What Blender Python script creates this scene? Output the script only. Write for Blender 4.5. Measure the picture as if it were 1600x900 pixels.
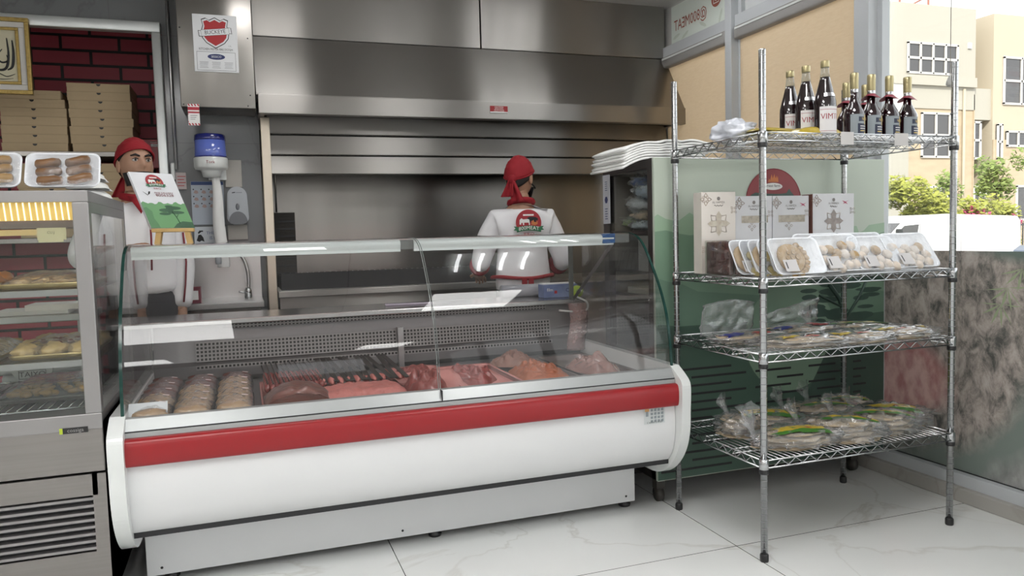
import bpy, bmesh, math, random
from mathutils import Vector, Matrix, noise
for o in list(bpy.data.objects): bpy.data.objects.remove(o)
S = bpy.context.scene
COL = S.collection
PI = math.pi
rnd = random.Random(7)

# ---------------------------------------------------------------- camera
CAMH = 1.22
yaw, pit, rol = (math.radians(a) for a in (19.305, -3.918, -1.540))
fw = Vector((math.sin(yaw)*math.cos(pit), math.cos(yaw)*math.cos(pit), math.sin(pit)))
rt0 = Vector((math.cos(yaw), -math.sin(yaw), 0)); up0 = rt0.cross(fw)
rt = rt0*math.cos(rol) + up0*math.sin(rol); up = -rt0*math.sin(rol) + up0*math.cos(rol)
cd = bpy.data.cameras.new('camera'); cam = bpy.data.objects.new('camera', cd); COL.objects.link(cam)
cd.sensor_width = 36; cd.lens = 1195.1/1600*36; cd.clip_start = .05; cd.clip_end = 300
cam.matrix_world = Matrix(((rt.x, up.x, -fw.x, 0), (rt.y, up.y, -fw.y, 0), (rt.z, up.z, -fw.z, CAMH), (0, 0, 0, 1)))
S.camera = cam

# ---------------------------------------------------------------- world, sun, exposure
W = bpy.data.worlds.new('sky'); S.world = W; W.use_nodes = True
wn = W.node_tree.nodes; wl = W.node_tree.links
bg = wn['Background']
sky = wn.new('ShaderNodeTexSky'); sky.sky_type = 'HOSEK_WILKIE'; sky.turbidity = 6; sky.ground_albedo = .6
sky.sun_direction = (-.55, -.62, .56)
hz = wn.new('ShaderNodeMixRGB'); hz.inputs[0].default_value = .6; hz.inputs[2].default_value = (1.0, 1.0, 1.0, 1)
wl.new(sky.outputs[0], hz.inputs[1]); wl.new(hz.outputs[0], bg.inputs[0])
bg.inputs[1].default_value = 2.2
sd = bpy.data.lights.new('sun', 'SUN'); sun = bpy.data.objects.new('sun', sd); COL.objects.link(sun)
sd.energy = 3.2; sd.angle = .02; sd.color = (1, .95, .86)
sun.rotation_euler = Vector((-.55, -.62, .56)).to_track_quat('Z', 'Y').to_euler()
S.view_settings.view_transform = 'Standard'; S.view_settings.look = 'None'
S.view_settings.gamma = 1; S.view_settings.use_curve_mapping = False
S.view_settings.exposure = 0.62
PANEL = 9.5      # strength of the ceiling light panels
TUBE = 13.0
S.cycles.transparent_max_bounces = 24; S.cycles.max_bounces = 8; S.cycles.glossy_bounces = 5

# ---------------------------------------------------------------- materials
MATS = {}
def mat(name, col, rough=.5, metal=0., var=.05, vs=9., bump=0., bs=60., stretch=None, aniso=0., alpha=None, coat=0.,
        emit=None, es=0., spec=.5, sss=0., tint=None):
    if name in MATS: return MATS[name]
    m = bpy.data.materials.new(name); m.use_nodes = True; MATS[name] = m
    N = m.node_tree.nodes; L = m.node_tree.links; b = N['Principled BSDF']
    tc = N.new('ShaderNodeTexCoord'); mp = N.new('ShaderNodeMapping'); L.new(tc.outputs['Object'], mp.inputs[0])
    if stretch: mp.inputs['Scale'].default_value = stretch
    nz = N.new('ShaderNodeTexNoise'); nz.inputs['Scale'].default_value = vs; nz.inputs['Detail'].default_value = 3
    L.new(mp.outputs[0], nz.inputs['Vector'])
    mx = N.new('ShaderNodeMixRGB'); mx.inputs[1].default_value = tuple(max(0, c*(1-var)) for c in col)+(1,)
    mx.inputs[2].default_value = tuple((tint if tint else tuple(min(1, c*(1+var)) for c in col)))+(1,)
    L.new(nz.outputs[0], mx.inputs[0]); L.new(mx.outputs[0], b.inputs['Base Color'])
    b.inputs['Roughness'].default_value = rough; b.inputs['Metallic'].default_value = metal
    b.inputs['Specular IOR Level'].default_value = spec
    if sss:
        b.inputs['Subsurface Weight'].default_value = sss; b.inputs['Subsurface Radius'].default_value = (.02, .008, .005)
    if coat: b.inputs['Coat Weight'].default_value = coat; b.inputs['Coat Roughness'].default_value = .08
    if aniso:
        b.inputs['Anisotropic'].default_value = aniso; b.inputs['Anisotropic Rotation'].default_value = .25
        v = N.new('ShaderNodeCombineXYZ'); v.inputs[0].default_value = 1.; L.new(v.outputs[0], b.inputs['Tangent'])
    if bump:
        n2 = N.new('ShaderNodeTexNoise'); n2.inputs['Scale'].default_value = bs; n2.inputs['Detail'].default_value = 4
        L.new(mp.outputs[0], n2.inputs['Vector'])
        bp = N.new('ShaderNodeBump'); bp.inputs['Strength'].default_value = bump; bp.inputs['Distance'].default_value = .004
        L.new(n2.outputs[0], bp.inputs['Height']); L.new(bp.outputs[0], b.inputs['Normal'])
    if alpha is not None: b.inputs['Alpha'].default_value = alpha
    if emit: b.inputs['Emission Color'].default_value = emit+(1,); b.inputs['Emission Strength'].default_value = es
    return m
def glassmat(name, tint=(.97, .99, .98), refl=1.0, rough=.0, haze=0., hazecol=(.9, .9, .9), bump=0., bs=30., ior=1.5):
    m = bpy.data.materials.new(name); m.use_nodes = True; MATS[name] = m
    N = m.node_tree.nodes; L = m.node_tree.links; N.remove(N['Principled BSDF']); out = N['Material Output']
    t = N.new('ShaderNodeBsdfTransparent'); t.inputs[0].default_value = tint+(1,)
    g = N.new('ShaderNodeBsdfGlossy'); g.inputs['Roughness'].default_value = rough
    fr = N.new('ShaderNodeFresnel'); ge = N.new('ShaderNodeNewGeometry'); ir = N.new('ShaderNodeMapRange'); ir.inputs[3].default_value = ior; ir.inputs[4].default_value = 1/ior; L.new(ge.outputs['Backfacing'], ir.inputs[0]); L.new(ir.outputs[0], fr.inputs[0])
    mu = N.new('ShaderNodeMath'); mu.operation = 'MULTIPLY'; mu.use_clamp = True; mu.inputs[1].default_value = refl; L.new(fr.outputs[0], mu.inputs[0])
    mx = N.new('ShaderNodeMixShader'); L.new(mu.outputs[0], mx.inputs[0]); L.new(t.outputs[0], mx.inputs[1]); L.new(g.outputs[0], mx.inputs[2])
    last = mx
    tc = N.new('ShaderNodeTexCoord'); nz = N.new('ShaderNodeTexNoise'); nz.inputs['Scale'].default_value = bs; nz.inputs['Detail'].default_value = 4
    L.new(tc.outputs['Object'], nz.inputs['Vector'])
    if bump:
        bp = N.new('ShaderNodeBump'); bp.inputs['Strength'].default_value = bump; bp.inputs['Distance'].default_value = .01
        L.new(nz.outputs[0], bp.inputs['Height']); L.new(bp.outputs[0], g.inputs['Normal']); L.new(bp.outputs[0], fr.inputs['Normal'])
    if haze:
        d = N.new('ShaderNodeBsdfDiffuse'); d.inputs[0].default_value = hazecol+(1,)
        m2 = N.new('ShaderNodeMixShader')
        rp = N.new('ShaderNodeMapRange'); rp.inputs[1].default_value = .3; rp.inputs[2].default_value = .75
        rp.inputs[3].default_value = haze*.4; rp.inputs[4].default_value = min(1, haze*1.6)
        L.new(nz.outputs[0], rp.inputs[0]); L.new(rp.outputs[0], m2.inputs[0])
        L.new(last.outputs[0], m2.inputs[1]); L.new(d.outputs[0], m2.inputs[2]); last = m2
    L.new(last.outputs[0], out.inputs[0]); return m
def emat(name, col, s):
    m = bpy.data.materials.new(name); m.use_nodes = True; MATS[name] = m
    N = m.node_tree.nodes; L = m.node_tree.links; N.remove(N['Principled BSDF'])
    e = N.new('ShaderNodeEmission'); e.inputs[0].default_value = col+(1,); e.inputs[1].default_value = s
    L.new(e.outputs[0], N['Material Output'].inputs[0]); return m

# ---------------------------------------------------------------- mesh builder (world coordinates unless noted)
class MB:
    def __init__(s): s.bm = bmesh.new(); s.mats = []
    def mi(s, m):
        if m not in s.mats: s.mats.append(m)
        return s.mats.index(m)
    def add(s, vs, fs, m=None, smooth=False, M=None):
        i = s.mi(m)
        bv = [s.bm.verts.new((M @ Vector(v)) if M else v) for v in vs]
        for f in fs:
            try:
                fc = s.bm.faces.new([bv[k] for k in f]); fc.material_index = i; fc.smooth = smooth
            except ValueError: pass
        return s
    def box(s, x0, x1, y0, y1, z0, z1, m=None, M=None, bev=0.):
        b = min(bev, (x1-x0)*.49, (y1-y0)*.49, (z1-z0)*.49)
        if b <= 0:
            vs = [(x, y, z) for z in (z0, z1) for y in (y0, y1) for x in (x0, x1)]
            return s.add(vs, [(0, 2, 3, 1), (4, 5, 7, 6), (0, 1, 5, 4), (2, 6, 7, 3), (0, 4, 6, 2), (1, 3, 7, 5)], m, False, M)
        t = bmesh.new(); bmesh.ops.create_cube(t, size=1)
        for v in t.verts: v.co = Vector((x0+(v.co.x+.5)*(x1-x0), y0+(v.co.y+.5)*(y1-y0), z0+(v.co.z+.5)*(z1-z0)))
        bmesh.ops.bevel(t, geom=t.edges[:], offset=b, segments=2, affect='EDGES', profile=.5)
        t.verts.index_update()
        s.add([v.co.copy() for v in t.verts], [[v.index for v in f.verts] for f in t.faces], m, True if b > .004 else False, M); t.free(); return s
    def bev_smooth(s): return s
    def prism(s, poly, a0, a1, ax='x', m=None, M=None, smooth=False, capmat=None):
        n = len(poly)
        def P(p, a): return {'x': (a, p[0], p[1]), 'y': (p[0], a, p[1]), 'z': (p[0], p[1], a)}[ax]
        vs = [P(p, a0) for p in poly]+[P(p, a1) for p in poly]
        s.add(vs, [(i, (i+1) % n, n+(i+1) % n, n+i) for i in range(n)], m, smooth, M)
        s.add(vs[:n], [tuple(range(n))], capmat or m, False, M); s.add(vs[n:], [tuple(range(n))], capmat or m, False, M); return s
    def sheet(s, poly, a0, a1, ax='x', m=None, smooth=True, n=1):
        k = len(poly)
        def P(p, a): return {'x': (a, p[0], p[1]), 'y': (p[0], a, p[1]), 'z': (p[0], p[1], a)}[ax]
        vs = []
        for j in range(n+1):
            a = a0+(a1-a0)*j/n; vs += [P(p, a) for p in poly]
        return s.add(vs, [(j*k+i, j*k+i+1, (j+1)*k+i+1, (j+1)*k+i) for j in range(n) for i in range(k-1)], m, smooth)
    def tube(s, pts, r, seg=8, m=None, M=None, closed=False, caps=True, smooth=True):
        pts = [Vector(p) for p in pts]; n = len(pts); rs = r if isinstance(r, (list, tuple)) else [r]*n
        vs = []; prev = None
        for i, p in enumerate(pts):
            a = pts[(i-1) % n] if (closed or i > 0) else p; b = pts[(i+1) % n] if (closed or i < n-1) else p
            t = (b-a).normalized() if (b-a).length > 1e-9 else Vector((0, 0, 1))
            if prev is None:
                h = Vector((0, 0, 1)) if abs(t.z) < .9 else Vector((1, 0, 0)); u = t.cross(h).normalized()
            else:
                u = prev-t*prev.dot(t); u = u.normalized() if u.length > 1e-6 else t.orthogonal().normalized()
            prev = u; v = t.cross(u)
            for k in range(seg):
                an = 2*PI*k/seg; vs.append(p+(u*math.cos(an)+v*math.sin(an))*rs[i])
        fs = [(i*seg+k, i*seg+(k+1) % seg, ((i+1) % n)*seg+(k+1) % seg, ((i+1) % n)*seg+k) for i in range(n if closed else n-1) for k in range(seg)]
        if caps and not closed: fs += [tuple(range(seg))[::-1], tuple((n-1)*seg+k for k in range(seg))]
        return s.add(vs, fs, m, smooth, M)
    def lathe(s, prof, c=(0, 0, 0), seg=24, m=None, M=None, smooth=True, sx=1., sy=1.):
        vs = []; n = len(prof)
        for r, z in prof:
            for k in range(seg):
                a = 2*PI*k/seg; vs.append((c[0]+r*math.cos(a)*sx, c[1]+r*math.sin(a)*sy, c[2]+z))
        fs = [(i*seg+k, i*seg+(k+1) % seg, (i+1)*seg+(k+1) % seg, (i+1)*seg+k) for i in range(n-1) for k in range(seg)]
        fs += [tuple(range(seg))[::-1], tuple((n-1)*seg+k for k in range(seg))]
        return s.add(vs, fs, m, smooth, M)
    def ell(s, c, r, m=None, M=None, nz_=0., ns=3., seg=16, rings=10, seed=0, fn=None):
        vs = []; c = Vector(c); r = Vector(r)
        for i in range(rings+1):
            th = PI*i/rings
            for k in range(seg):
                a = 2*PI*k/seg; d = Vector((math.sin(th)*math.cos(a), math.sin(th)*math.sin(a), math.cos(th)))
                f = 1+(nz_*noise.noise(d*ns+Vector((seed*3.7, seed*1.3, seed))) if nz_ else 0)
                p = Vector((d.x*r.x, d.y*r.y, d.z*r.z))*f
                if fn: p = fn(p, d)
                vs.append(c+p)
        fs = [(i*seg+k, (i+1)*seg+k, (i+1)*seg+(k+1) % seg, i*seg+(k+1) % seg) for i in range(rings) for k in range(seg)]
        return s.add(vs, fs, m, True, M)
    def grid(s, nx, ny, fn, m=None, M=None, smooth=True):
        vs = [fn(i/nx, j/ny) for j in range(ny+1) for i in range(nx+1)]
        return s.add(vs, [(j*(nx+1)+i, j*(nx+1)+i+1, (j+1)*(nx+1)+i+1, (j+1)*(nx+1)+i) for j in range(ny) for i in range(nx)], m, smooth, M)
    def poly(s, pts, m=None, M=None):
        return s.add(pts, [tuple(range(len(pts)))], m, False, M)
    def text(s, txt, size, M, m=None, align='CENTER', sx=1., mirror=False, bend=None, shear=0.):
        cu = bpy.data.curves.new('t', 'FONT'); cu.body = txt; cu.size = size; cu.align_x = align; cu.align_y = 'CENTER'; cu.shear = shear
        cu.resolution_u = 2
        ob = bpy.data.objects.new('t', cu); COL.objects.link(ob)
        dg = bpy.context.evaluated_depsgraph_get(); dg.update()
        me = bpy.data.meshes.new_from_object(ob.evaluated_get(dg))
        vs = [v.co.copy() for v in me.vertices]; fs = [tuple(p.vertices) for p in me.polygons]
        bpy.data.objects.remove(ob); bpy.data.curves.remove(cu); bpy.data.meshes.remove(me)
        for v in vs:
            v.x *= sx*(-1 if mirror else 1)
            if bend: bend(v)
        return s.add(vs, fs, m, False, M)
ORG = {}
def finish(name, mb, m=None, parent=None, loc=None, local=False, solid=0., subd=0, **pr):
    """link ONE mesh object; geometry in world coords unless local"""
    bm = mb.bm
    mats = [m if x is None else x for x in (mb.mats or [None])]
    if parent is not None: o0 = ORG.get(parent.name, Vector((0, 0, 0)))
    elif loc is not None: o0 = Vector(loc)
    elif local: o0 = Vector((0, 0, 0))
    else:
        xs = [v.co for v in bm.verts]
        o0 = Vector(((min(v.x for v in xs)+max(v.x for v in xs))/2, (min(v.y for v in xs)+max(v.y for v in xs))/2, min(v.z for v in xs)))
    if not local:
        for v in bm.verts: v.co -= o0
    bmesh.ops.recalc_face_normals(bm, faces=bm.faces[:])
    me = bpy.data.meshes.new(name); bm.to_mesh(me); bm.free()
    for x in mats: me.materials.append(x)
    ob = bpy.data.objects.new(name, me); COL.objects.link(ob)
    if parent is not None: ob.parent = parent; ORG[ob.name] = o0
    else: ob.location = o0; ORG[ob.name] = o0
    if solid:
        md = ob.modifiers.new('thickness', 'SOLIDIFY'); md.thickness = solid; md.offset = 0
    if subd:
        md = ob.modifiers.new('smooth', 'SUBSURF'); md.levels = subd; md.render_levels = subd
    for k, v in pr.items(): ob[k] = v
    return ob
def root(name, label, cat, loc=(0, 0, 0), group=None):
    o = bpy.data.objects.new(name, None); COL.objects.link(o); o.location = loc; o.empty_display_size = .1
    ORG[o.name] = Vector(loc); o['label'] = label; o['category'] = cat
    if group: o['group'] = group
    return o
def thing(name, mb, m, label, cat, group=None, **k):
    o = finish(name, mb, m, **k); o['label'] = label; o['category'] = cat
    if group: o['group'] = group
    return o
def struct(name, mb, m, parent=None, **k):
    o = finish(name, mb, m, parent, **k)
    if parent is None: o['kind'] = 'structure'
    return o
def dup(src, loc, rz=None, label=None, group=None, rot=None, scale=None):
    c = src.copy(); COL.objects.link(c); c.location = loc
    if rz is not None: c.rotation_euler = (0, 0, rz)
    if rot is not None: c.rotation_euler = rot
    if scale is not None: c.scale = (scale,)*3 if not isinstance(scale, tuple) else scale
    if label: c['label'] = label
    if group: c['group'] = group
    for ch in src.children:
        d = ch.copy(); COL.objects.link(d); d.parent = c
        for g in ch.children:
            e = g.copy(); COL.objects.link(e); e.parent = d
    return c
def T(x, y, z): return Matrix.Translation((x, y, z))
def Rz(a): return Matrix.Rotation(a, 4, 'Z')
def Rx(a): return Matrix.Rotation(a, 4, 'X')
def Ry(a): return Matrix.Rotation(a, 4, 'Y')
FRONT = Rx(PI/2)            # text/drawing plane XY -> faces -Y
def crom(pts, n=6, closed=False):
    P = [Vector(p) for p in pts]; out = []
    k = len(P)
    for i in range(k if closed else k-1):
        a = P[(i-1) % k] if (closed or i > 0) else P[i]; b = P[i]; c = P[(i+1) % k]; d = P[(i+2) % k] if (closed or i < k-2) else P[(i+1) % k]
        for j in range(n):
            t = j/n; out.append(.5*((2*b)+(c-a)*t+(2*a-5*b+4*c-d)*t*t+(3*b-a-3*c+d)*t**3))
    if not closed: out.append(P[-1])
    return out

# common materials
steel = mat('brushed_steel', (.56, .55, .53), .30, 1., var=.10, vs=3, stretch=(1, 1, 60), aniso=.75)
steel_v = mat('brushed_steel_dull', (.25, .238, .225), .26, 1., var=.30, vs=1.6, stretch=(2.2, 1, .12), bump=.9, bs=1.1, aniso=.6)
steel_p = mat('plain_steel', (.55, .55, .55), .32, 1., var=.08, vs=4)
alu = mat('satin_aluminium', (.62, .64, .64), .38, .75, var=.04)
chrome = mat('chrome_wire', (.50, .51, .52), .18, 1., var=.03)
white_pl = mat('white_plastic', (.68, .70, .69), .28, var=.02, coat=.3)
white_pt = mat('white_painted_metal', (.67, .675, .68), .30, var=.015, coat=.2)
redm = mat('red_bumper', (.28, .008, .012), .32, var=.04)
blackp = mat('black_plastic', (.015, .015, .016), .4, var=.2)
dark = mat('dark_recess', (.02, .02, .022), .7, var=.2)
paper = mat('white_paper', (.78, .78, .77), .8, var=.03, bump=.05, bs=20)
glass = glassmat('clear_glass', (.95, .97, .96), 1.15)
glass_i = glassmat('case_glass', (.92, .93, .93), 1.1, haze=.006, hazecol=(.8, .8, .8), bs=3)
glass_edge = mat('glass_edge_green', (.012, .055, .045), .15, var=.2)
film = glassmat('plastic_film', (.97, .975, .98), 1.9, rough=.10, haze=.06, hazecol=(.95, .96, 1.), bump=1.0, bs=38)
bagfilm = glassmat('bag_film', (.96, .965, .97), 3.2, rough=.10, haze=.08, hazecol=(.92, .93, .96), bump=1., bs=26)
skin_m = mat('skin', (.42, .24, .16), .5, var=.08, vs=20, sss=.05)
jacket_m = mat('white_uniform_cloth', (.74, .74, .76), .85, var=.03, bump=.35, bs=14)
redcloth = mat('red_cloth', (.27, .006, .014), .8, var=.12, bump=.3, bs=25)
maroon = mat('maroon_piping', (.18, .02, .03), .8)
hair_m = mat('black_hair', (.012, .010, .010), .6, var=.3, vs=60)
# ================================================================ ROOM SHELL
def marble(name, tiles, base=(.60, .61, .60), vein=(.42, .41, .38), rough=.06, grout=(.05, .05, .05)):
    m = bpy.data.materials.new(name); m.use_nodes = True; MATS[name] = m
    N = m.node_tree.nodes; L = m.node_tree.links; b = N['Principled BSDF']
    tc = N.new('ShaderNodeTexCoord')
    n1 = N.new('ShaderNodeTexNoise'); n1.inputs['Scale'].default_value = 1.3; n1.inputs['Detail'].default_value = 7; n1.inputs['Distortion'].default_value = .8
    L.new(tc.outputs['Object'], n1.inputs[0])
    r1 = N.new('ShaderNodeValToRGB'); r1.color_ramp.elements[0].position = .485; r1.color_ramp.elements[0].color = (0, 0, 0, 1)
    r1.color_ramp.elements[1].position = .5; r1.color_ramp.elements[1].color = (1, 1, 1, 1)
    e = r1.color_ramp.elements.new(.515); e.color = (0, 0, 0, 1)
    L.new(n1.outputs[0], r1.inputs[0])
    n2 = N.new('ShaderNodeTexNoise'); n2.inputs['Scale'].default_value = 2.2; n2.inputs['Detail'].default_value = 4; L.new(tc.outputs['Object'], n2.inputs[0])
    mm = N.new('ShaderNodeMath'); mm.operation = 'MULTIPLY'; L.new(r1.outputs[0], mm.inputs[0]); L.new(n2.outputs[0], mm.inputs[1])
    m3 = N.new('ShaderNodeMath'); m3.operation = 'MULTIPLY'; m3.inputs[1].default_value = .55; L.new(mm.outputs[0], m3.inputs[0])
    c0 = N.new('ShaderNodeMixRGB'); c0.inputs[1].default_value = tuple(c*.88 for c in base)+(1,); c0.inputs[2].default_value = base+(1,); L.new(n2.outputs[0], c0.inputs[0])
    c1 = N.new('ShaderNodeMixRGB'); c1.inputs[2].default_value = vein+(1,); L.new(m3.outputs[0], c1.inputs[0]); L.new(c0.outputs[0], c1.inputs[1])
    last = c1.outputs[0]
    if tiles:
        sp = N.new('ShaderNodeSeparateXYZ'); L.new(tc.outputs['Object'], sp.inputs[0]); masks = []
        for ax, (off, size) in tiles:
            a = N.new('ShaderNodeMath'); a.operation = 'SUBTRACT'; a.inputs[1].default_value = off; L.new(sp.outputs[ax], a.inputs[0])
            p = N.new('ShaderNodeMath'); p.operation = 'PINGPONG'; p.inputs[1].default_value = size/2; L.new(a.outputs[0], p.inputs[0])
            # distance to nearest multiple of size
            l = N.new('ShaderNodeMath'); l.operation = 'LESS_THAN'; l.inputs[1].default_value = .0016; L.new(p.outputs[0], l.inputs[0]); masks.append(l)
        mx = N.new('ShaderNodeMath'); mx.operation = 'MAXIMUM'; L.new(masks[0].outputs[0], mx.inputs[0]); L.new(masks[-1].outputs[0], mx.inputs[1])
        c2 = N.new('ShaderNodeMixRGB'); c2.inputs[2].default_value = grout+(1,); L.new(mx.outputs[0], c2.inputs[0]); L.new(last, c2.inputs[1]); last = c2.outputs[0]
    L.new(last, b.inputs['Base Color']); b.inputs['Roughness'].default_value = rough
    return m
floor_m = marble('polished_marble_tile', [(0, (.501, 1.245)), (1, (2.44, 1.245))], base=(.80, .81, .80), vein=(.42, .39, .34), rough=.07)
wallm = marble('marble_wall_tile', [(2, (2.44, .62)), (0, (-.36, 1.24))], base=(.165, .17, .175), vein=(.07, .07, .07), rough=.16, grout=(.12, .12, .12))
ceil_m = mat('ceiling_board', (.50, .49, .48), .6, var=.03)
plast = mat('painted_wall', (.55, .54, .52), .7, var=.04)
frame_m = mat('grey_window_frame', (.50, .52, .54), .45, var=.03)
XR = 2.99; ZC = 2.83; YB = 5.62; YF = -6.0; XL = -3.2
struct('floor', MB().box(XL, XR+.1, YF, YB, -.08, 0), floor_m, loc=(0, 0, 0))
c = MB(); c.box(XL, XR+.1, YF, YB, ZC, ZC+.12)
for x in (-1.9, -.65, .6, 1.9): c.box(x, x+.008, YF, 4.9, ZC-.003, ZC, dark)
for y in (-4, -2, 0, 2.0, 4.0): c.box(XL, XR, y, y+.008, ZC-.003, ZC, dark)
struct('ceiling', c, ceil_m)
struct('trim_roof', MB().box(XL-.2, XR+.25, YF-.2, YB+.3, ZC+.12, ZC+.4), plast)
struct('wall_left', MB().box(XL-.1, XL, YF, YB, 0, ZC), plast)
# front wall (behind the camera) with a low and a high opening shaped for reflections in counter and hood
w = MB(); w.box(XL, -1.6, YF-.1, YF, 0, ZC); w.box(-1.6, -1.05, YF-.1, YF, .55, ZC); w.box(-1.05, .40, YF-.1, YF, 0, ZC); w.box(.40, 1.65, YF-.1, YF, 0, 1.5); w.box(.40, 1.65, YF-.1, YF, 2.6, ZC); w.box(1.65, XR, YF-.1, YF, 0, ZC)
struct('wall_front', w, plast)
# back wall: the left bay opens on to a brick-faced store; the wall with the sink; the stainless cooking niche
w = MB()
w.box(-.385, .13, 4.96, 5.12, 0, ZC); w.box(XL, -.385, 4.96, 5.12, 2.50, ZC); w.box(XL, -1.75, 4.96, 5.12, 0, 2.50)
struct('wall_back', w, wallm)
brick_m = bpy.data.materials.new('red_brick'); brick_m.use_nodes = True
N = brick_m.node_tree.nodes; L = brick_m.node_tree.links
tc = N.new('ShaderNodeTexCoord'); mp = N.new('ShaderNodeMapping'); mp.inputs['Rotation'].default_value = (PI/2, 0, 0); L.new(tc.outputs['Object'], mp.inputs[0])
mp.inputs['Location'].default_value = (.02, .055, 0)
bk = N.new('ShaderNodeTexBrick'); bk.inputs['Scale'].default_value = 1; bk.inputs['Brick Width'].default_value = .335; bk.inputs['Row Height'].default_value = .093
bk.inputs['Mortar Size'].default_value = .009; bk.inputs['Color1'].default_value = (.31, .042, .060, 1); bk.inputs['Color2'].default_value = (.37, .055, .075, 1); bk.inputs['Mortar'].default_value = (.008, .004, .005, 1)
bk.inputs['Mortar Smooth'].default_value = .1
L.new(mp.outputs[0], bk.inputs[0]); L.new(bk.outputs[0], N['Principled BSDF'].inputs['Base Color']); N['Principled BSDF'].inputs['Roughness'].default_value = .55
bp = N.new('ShaderNodeBump'); bp.invert = True; bp.inputs['Distance'].default_value = .01; L.new(bk.outputs['Fac'], bp.inputs['Height']); L.new(bp.outputs[0], N['Principled BSDF'].inputs['Normal'])
struct('wall_brick', MB().box(XL, .0, 5.60, 5.75, 0, ZC), brick_m, loc=(0, 0, 0))
w = MB(); w.box(.0, .13, 5.12, 5.62, 0, ZC)
struct('wall_niche_side', w, plast)
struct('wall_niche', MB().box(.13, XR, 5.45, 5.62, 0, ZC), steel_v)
# aluminium frame round the opening
f = MB(); f.box(-1.75, -.385, 4.90, 4.96, 2.44, 2.50, bev=.006); f.box(-.435, -.385, 4.90, 4.96, 0, 2.44, bev=.006); f.box(-.43, -.40, 4.97, 5.05, 0, 2.44)
struct('trim_1', f, alu)
# ---- right window wall
g = MB(); g.box(XR, XR+.02, YF, 2.94, .115, ZC); g.box(XR, XR+.02, 2.94, 4.9, .115, ZC)
fr = MB()
for y0, y1 in ((2.975, 3.07), (4.075, 4.14), (.55, .65), (-1.9, -1.8), (-4.2, -4.1)):
    fr.box(2.90, XR+.01, y0, y1, .115, ZC, bev=.003); fr.box(2.955, XR+.012, y0-.03, y0, .115, ZC)
fr.box(2.945, XR+.01, YF, 5.45, .06, .115, bev=.003)
fr.box(2.93, XR+.01, 3.07, 5.45, 2.46, 2.54, bev=.003)
fr.box(2.93, XR+.01, YF, .6, 2.46, 2.54, bev=.003)
fr.box(XR-.008, XR+.015, YF, 5.45, .112, .121, dark)
struct('window_1', fr, frame_m, loc=(2.99, 0, .06))
struct('window_2', g, glassmat('window_glass', (.98, .99, .985), .9))
marb_k = marble('marble_kerb', [], base=(.40, .385, .36), vein=(.22, .20, .17), rough=.25)
struct('baseboard_right', MB().box(2.915, XR+.1, YF, 5.45, 0, .062, bev=.004), marb_k)
struct('wall_right', MB().box(XR, XR+.12, 4.9, YB, 0, ZC), plast)
# frosted transom film with mirrored lettering
film_w = mat('pale_window_film', (.72, .78, .72), .6, var=.02); 
fm = MB(); fm.box(XR-.006, XR-.001, 4.15, 4.9, 2.55, ZC-.01)
rust = mat('rust_red_lettering', (.34, .10, .07), .7)
MR = Matrix(((0, 0, 1, 0), (-1, 0, 0, 0), (0, 1, 0, 0), (0, 0, 0, 1)))   # drawing X -> -Y (reads left to right seen from the room)
pt = MB()
def onright(y, z, x=XR-.009): return T(x, y, z) @ Matrix(((0, 0, -1, 0), (-1, 0, 0, 0), (0, 1, 0, 0), (0, 0, 0, 1)))
pt.text('@800MEAT', .104, onright(4.655, 2.672), rust, mirror=True, sx=.78)
def ring(mb, c, r0, r1, M, m, n=24):
    for k in range(n):
        a, b = 2*PI*k/n, 2*PI*(k+1)/n
        mb.poly([(c[0]+r0*math.cos(a), c[1]+r0*math.sin(a), 0), (c[0]+r1*math.cos(a), c[1]+r1*math.sin(a), 0), (c[0]+r1*math.cos(b), c[1]+r1*math.sin(b), 0), (c[0]+r0*math.cos(b), c[1]+r0*math.sin(b), 0)], m, M)
def disc(mb, c, r, M, m, n=28, a0=0, a1=2*PI, z=0, ry=None):
    ry = ry or r
    mb.poly([(c[0]+r*math.cos(a0+(a1-a0)*k/n), c[1]+ry*math.sin(a0+(a1-a0)*k/n), z) for k in range(n+(0 if a1-a0 > 6.2 else 1))], m, M)
for yy in (4.345, 4.215): disc(pt, (0, 0), .055, onright(yy, 2.725), rust)
icm = mat('icon_pale', (.75, .72, .66), .6)
M0 = onright(4.345, 2.725, XR-.010); ring(pt, (0, 0), .012, .018, M0, icm)
for a, b, c_, d in ((-.032, -.026, -.032, .032), (.026, .032, -.032, .032), (-.032, .032, -.032, -.026), (-.032, .032, .026, .032)): pt.poly([(a, c_, 0), (b, c_, 0), (b, d, 0), (a, d, 0)], icm, M0)
pt.text('f', .085, onright(4.215, 2.722, XR-.010), icm, mirror=True)
leafm = mat('pale_leaf_print', (.60, .66, .58), .6)
for k, (yy, zz, an) in enumerate(((4.72, 2.585, .4), (4.5, 2.60, -.5), (4.3, 2.60, 1.2), (4.83, 2.60, .2))):
    Ml = onright(yy, zz, XR-.0085) @ Rz(an); pt.poly([(-.05, 0, 0), (-.02, .012, 0), (.03, .01, 0), (.05, 0, 0), (.03, -.01, 0), (-.02, -.012, 0)], leafm, Ml)
o = thing('window_film', fm, film_w, 'pale green film with mirrored red lettering across the high window beside the hood', 'window film')
finish('lettering', pt, rust, o)
fm = MB(); fm.box(XR-.006, XR-.001, .66, 2.94, 2.62, ZC-.01)
fm.box(XR-.006, XR-.001, 3.08, 4.06, 2.55, ZC-.01)
thing('transom_panel', fm, mat('pale_transom', (.62, .64, .64), .6), 'plain pale panel above the roller blinds at the top edge', 'panel')
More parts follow.
